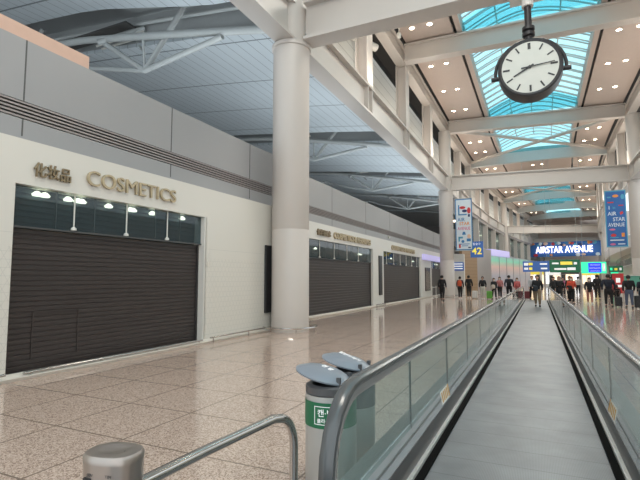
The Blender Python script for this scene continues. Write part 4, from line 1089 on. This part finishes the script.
person(-4.98, 38.2, 180, 1.8, BK, BK, label='person in black right of the orange red backpack wearer', shoes=(.6, .6, .6), stride=.1)
person(-3.86, 37.4, 0, 1.70, BK, WT, label='person in black sweatshirt and white trousers between two suitcases', stride=.06, shoes=(.6, .6, .6))
person(-3.08, 37.8, 20, 1.58, BK, BK, label='person with black clothes and pale bag left of the pink top', mask=True, long_hair=True, front=(.5, .42, .36))
person(-2.74, 38.9, 0, 1.68, (.45, .17, .16), BK, label='person in pink patterned top and black trousers', long_hair=True, mask=True)
person(-1.98, 37.4, 180, 1.80, (.02, .022, .035), BK, label='large person in dark navy with backpack, behind the left handrail', back=BK, width=1.2, stride=.1)
person(-1.46, 38.3, 15, 1.60, (.50, .12, .12), (.35, .12, .12), label='person in red and pink leaning near the walkway end', mask=True, long_hair=True)
person(1.28, 35.2, 0, 1.70, BK, BK, label='person in a long black hooded coat right of the walkway end', coat=.38, hood=True, width=1.15)
person(.98, 37.6, 0, 1.66, (.02, .02, .02), BK, label='person in black partly hidden behind the long hooded coat', long_hair=True)
person(1.85, 32.6, 0, 1.68, (.62, .075, .035), BK, label='person in bright orange red jacket with face mask', mask=True, long_hair=True, shoes=BK, bend=(.9, .5), front=BK)
person(1.95, 36.2, 0, 1.72, BK, BK, label='person in black just behind the orange red jacket')
person(2.86, 33.0, 0, 1.62, BK, (.42, .20, .16), label='person in black top and pinkish trousers with long hair and mask', mask=True, long_hair=True, shoes=(.5, .5, .5), coat=.12, width=1.15, stride=.08)
person(3.90, 39.2, 180, 1.84, BK, BK, label='tall person in black seen from behind, past the pinkish trousers', stride=.2)
person(3.52, 30.1, 180, 1.80, (.014, .018, .032), BK, label='broad person in dark navy jacket walking away, left of the child', width=1.3, stride=.12)
person(4.08, 31.4, 180, 1.18, BK, BK, label='small dark clothed child walking beside the broad navy jacket', shoes=(.6, .6, .6))
person(4.38, 29.5, 180, 1.74, BK, (.09, .11, .17), label='person in black jacket and blue jeans walking away at right', width=1.15, stride=.16)
person(5.05, 29.9, 180, 1.66, (.015, .02, .03), NV, label='person cut by the right picture edge beside a black suitcase', stride=.1)
person(2.5, 45.0, 0, 1.68, (.6, .55, .52), (.25, .2, .2), label='distant person in white top between two crowds')
person(2.0, 47.0, 0, 1.62, (.4, .12, .2), BK, label='distant person in rose top behind the orange red jacket')
person(3.3, 48.5, 180, 1.72, (.5, .48, .46), BK, label='distant person in pale grey top walking away')
person(5.4, 45.0, 180, 1.72, (.3, .06, .05), BK, label='distant person in dark red top right of the poster board')
person(1.2, 44.0, 0, 1.70, (.02, .02, .03), BK, label='distant person in black near the white post')

def suitcase(x, y, c, label, rz=0, h=.56, w=.40):
    t = empty('suitcase', (x, y, 0), rz)
    MB().box(-w/2, w/2, -.13, .13, .06, .06+h).build('shell', cloth(c, .4), t, bevel=.04)
    g = MB()
    for q in (-.12, 0, .12): g.box(q-.01, q+.01, -.137, -.128, .10, h)
    g.build('shell_ribs', cloth(tuple(v*.6 for v in c), .4), t)
    MB().tube([(-.09, .1, h+.05), (-.09, .1, h+.42), (.09, .1, h+.42), (.09, .1, h+.05)], .012, 6).build('pull_handle', M['steel'], t, True)
    for a in (-1, 1):
        for b in (-1, 1): MB().tube([(a*w*.38-.015, b*.09, .03), (a*w*.38+.015, b*.09, .03)], .03, 10).build('wheel', M['black'], t, True)
    return tag(t, label, 'suitcase')
suitcase(-4.42, 37.2, (.62, .60, .57), 'white suitcase left of the person in white trousers')
suitcase(-3.36, 37.1, (.10, .33, .04), 'bright green suitcase right of the person in white trousers')
suitcase(-.76, 38.1, (.16, .02, .025), 'burgundy suitcase at the far end of the walkway')
suitcase(4.74, 28.9, (.012, .012, .013), 'large black suitcase at the right edge', h=.62, w=.46)
suitcase(3.98, 30.2, (.015, .015, .017), 'black suitcase between the navy jacket and the child', h=.5, w=.34)

# ------------------------------------------------------------------ fit lettering to its measured width
bpy.context.view_layer.update()
for o in list(bpy.data.objects):
    if o.type == 'FONT' and 'fit' in o.keys():
        if o.dimensions.x > 1e-4:
            wnow = o.dimensions.x/o.scale[0]
            o.scale = (o['fit']/wnow, 1, 1)
        del o['fit']
bpy.context.view_layer.update()
dg = bpy.context.evaluated_depsgraph_get()
for o in [k for k in bpy.data.objects if k.type == 'FONT']:
    me = bpy.data.meshes.new_from_object(o.evaluated_get(dg)); 
    n = bpy.data.objects.new(o.name.split('.')[0]+'_', me); n.name = o.name.split('.')[0]
    col.objects.link(n); n.parent = o.parent; n.location = o.location; n.rotation_euler = o.rotation_euler; n.scale = o.scale
    for k in o.keys():
        if k in ('label', 'category', 'group', 'kind'): n[k] = o[k]
    nm = o.name.split('.')[0]; bpy.data.objects.remove(o); n.name = nm
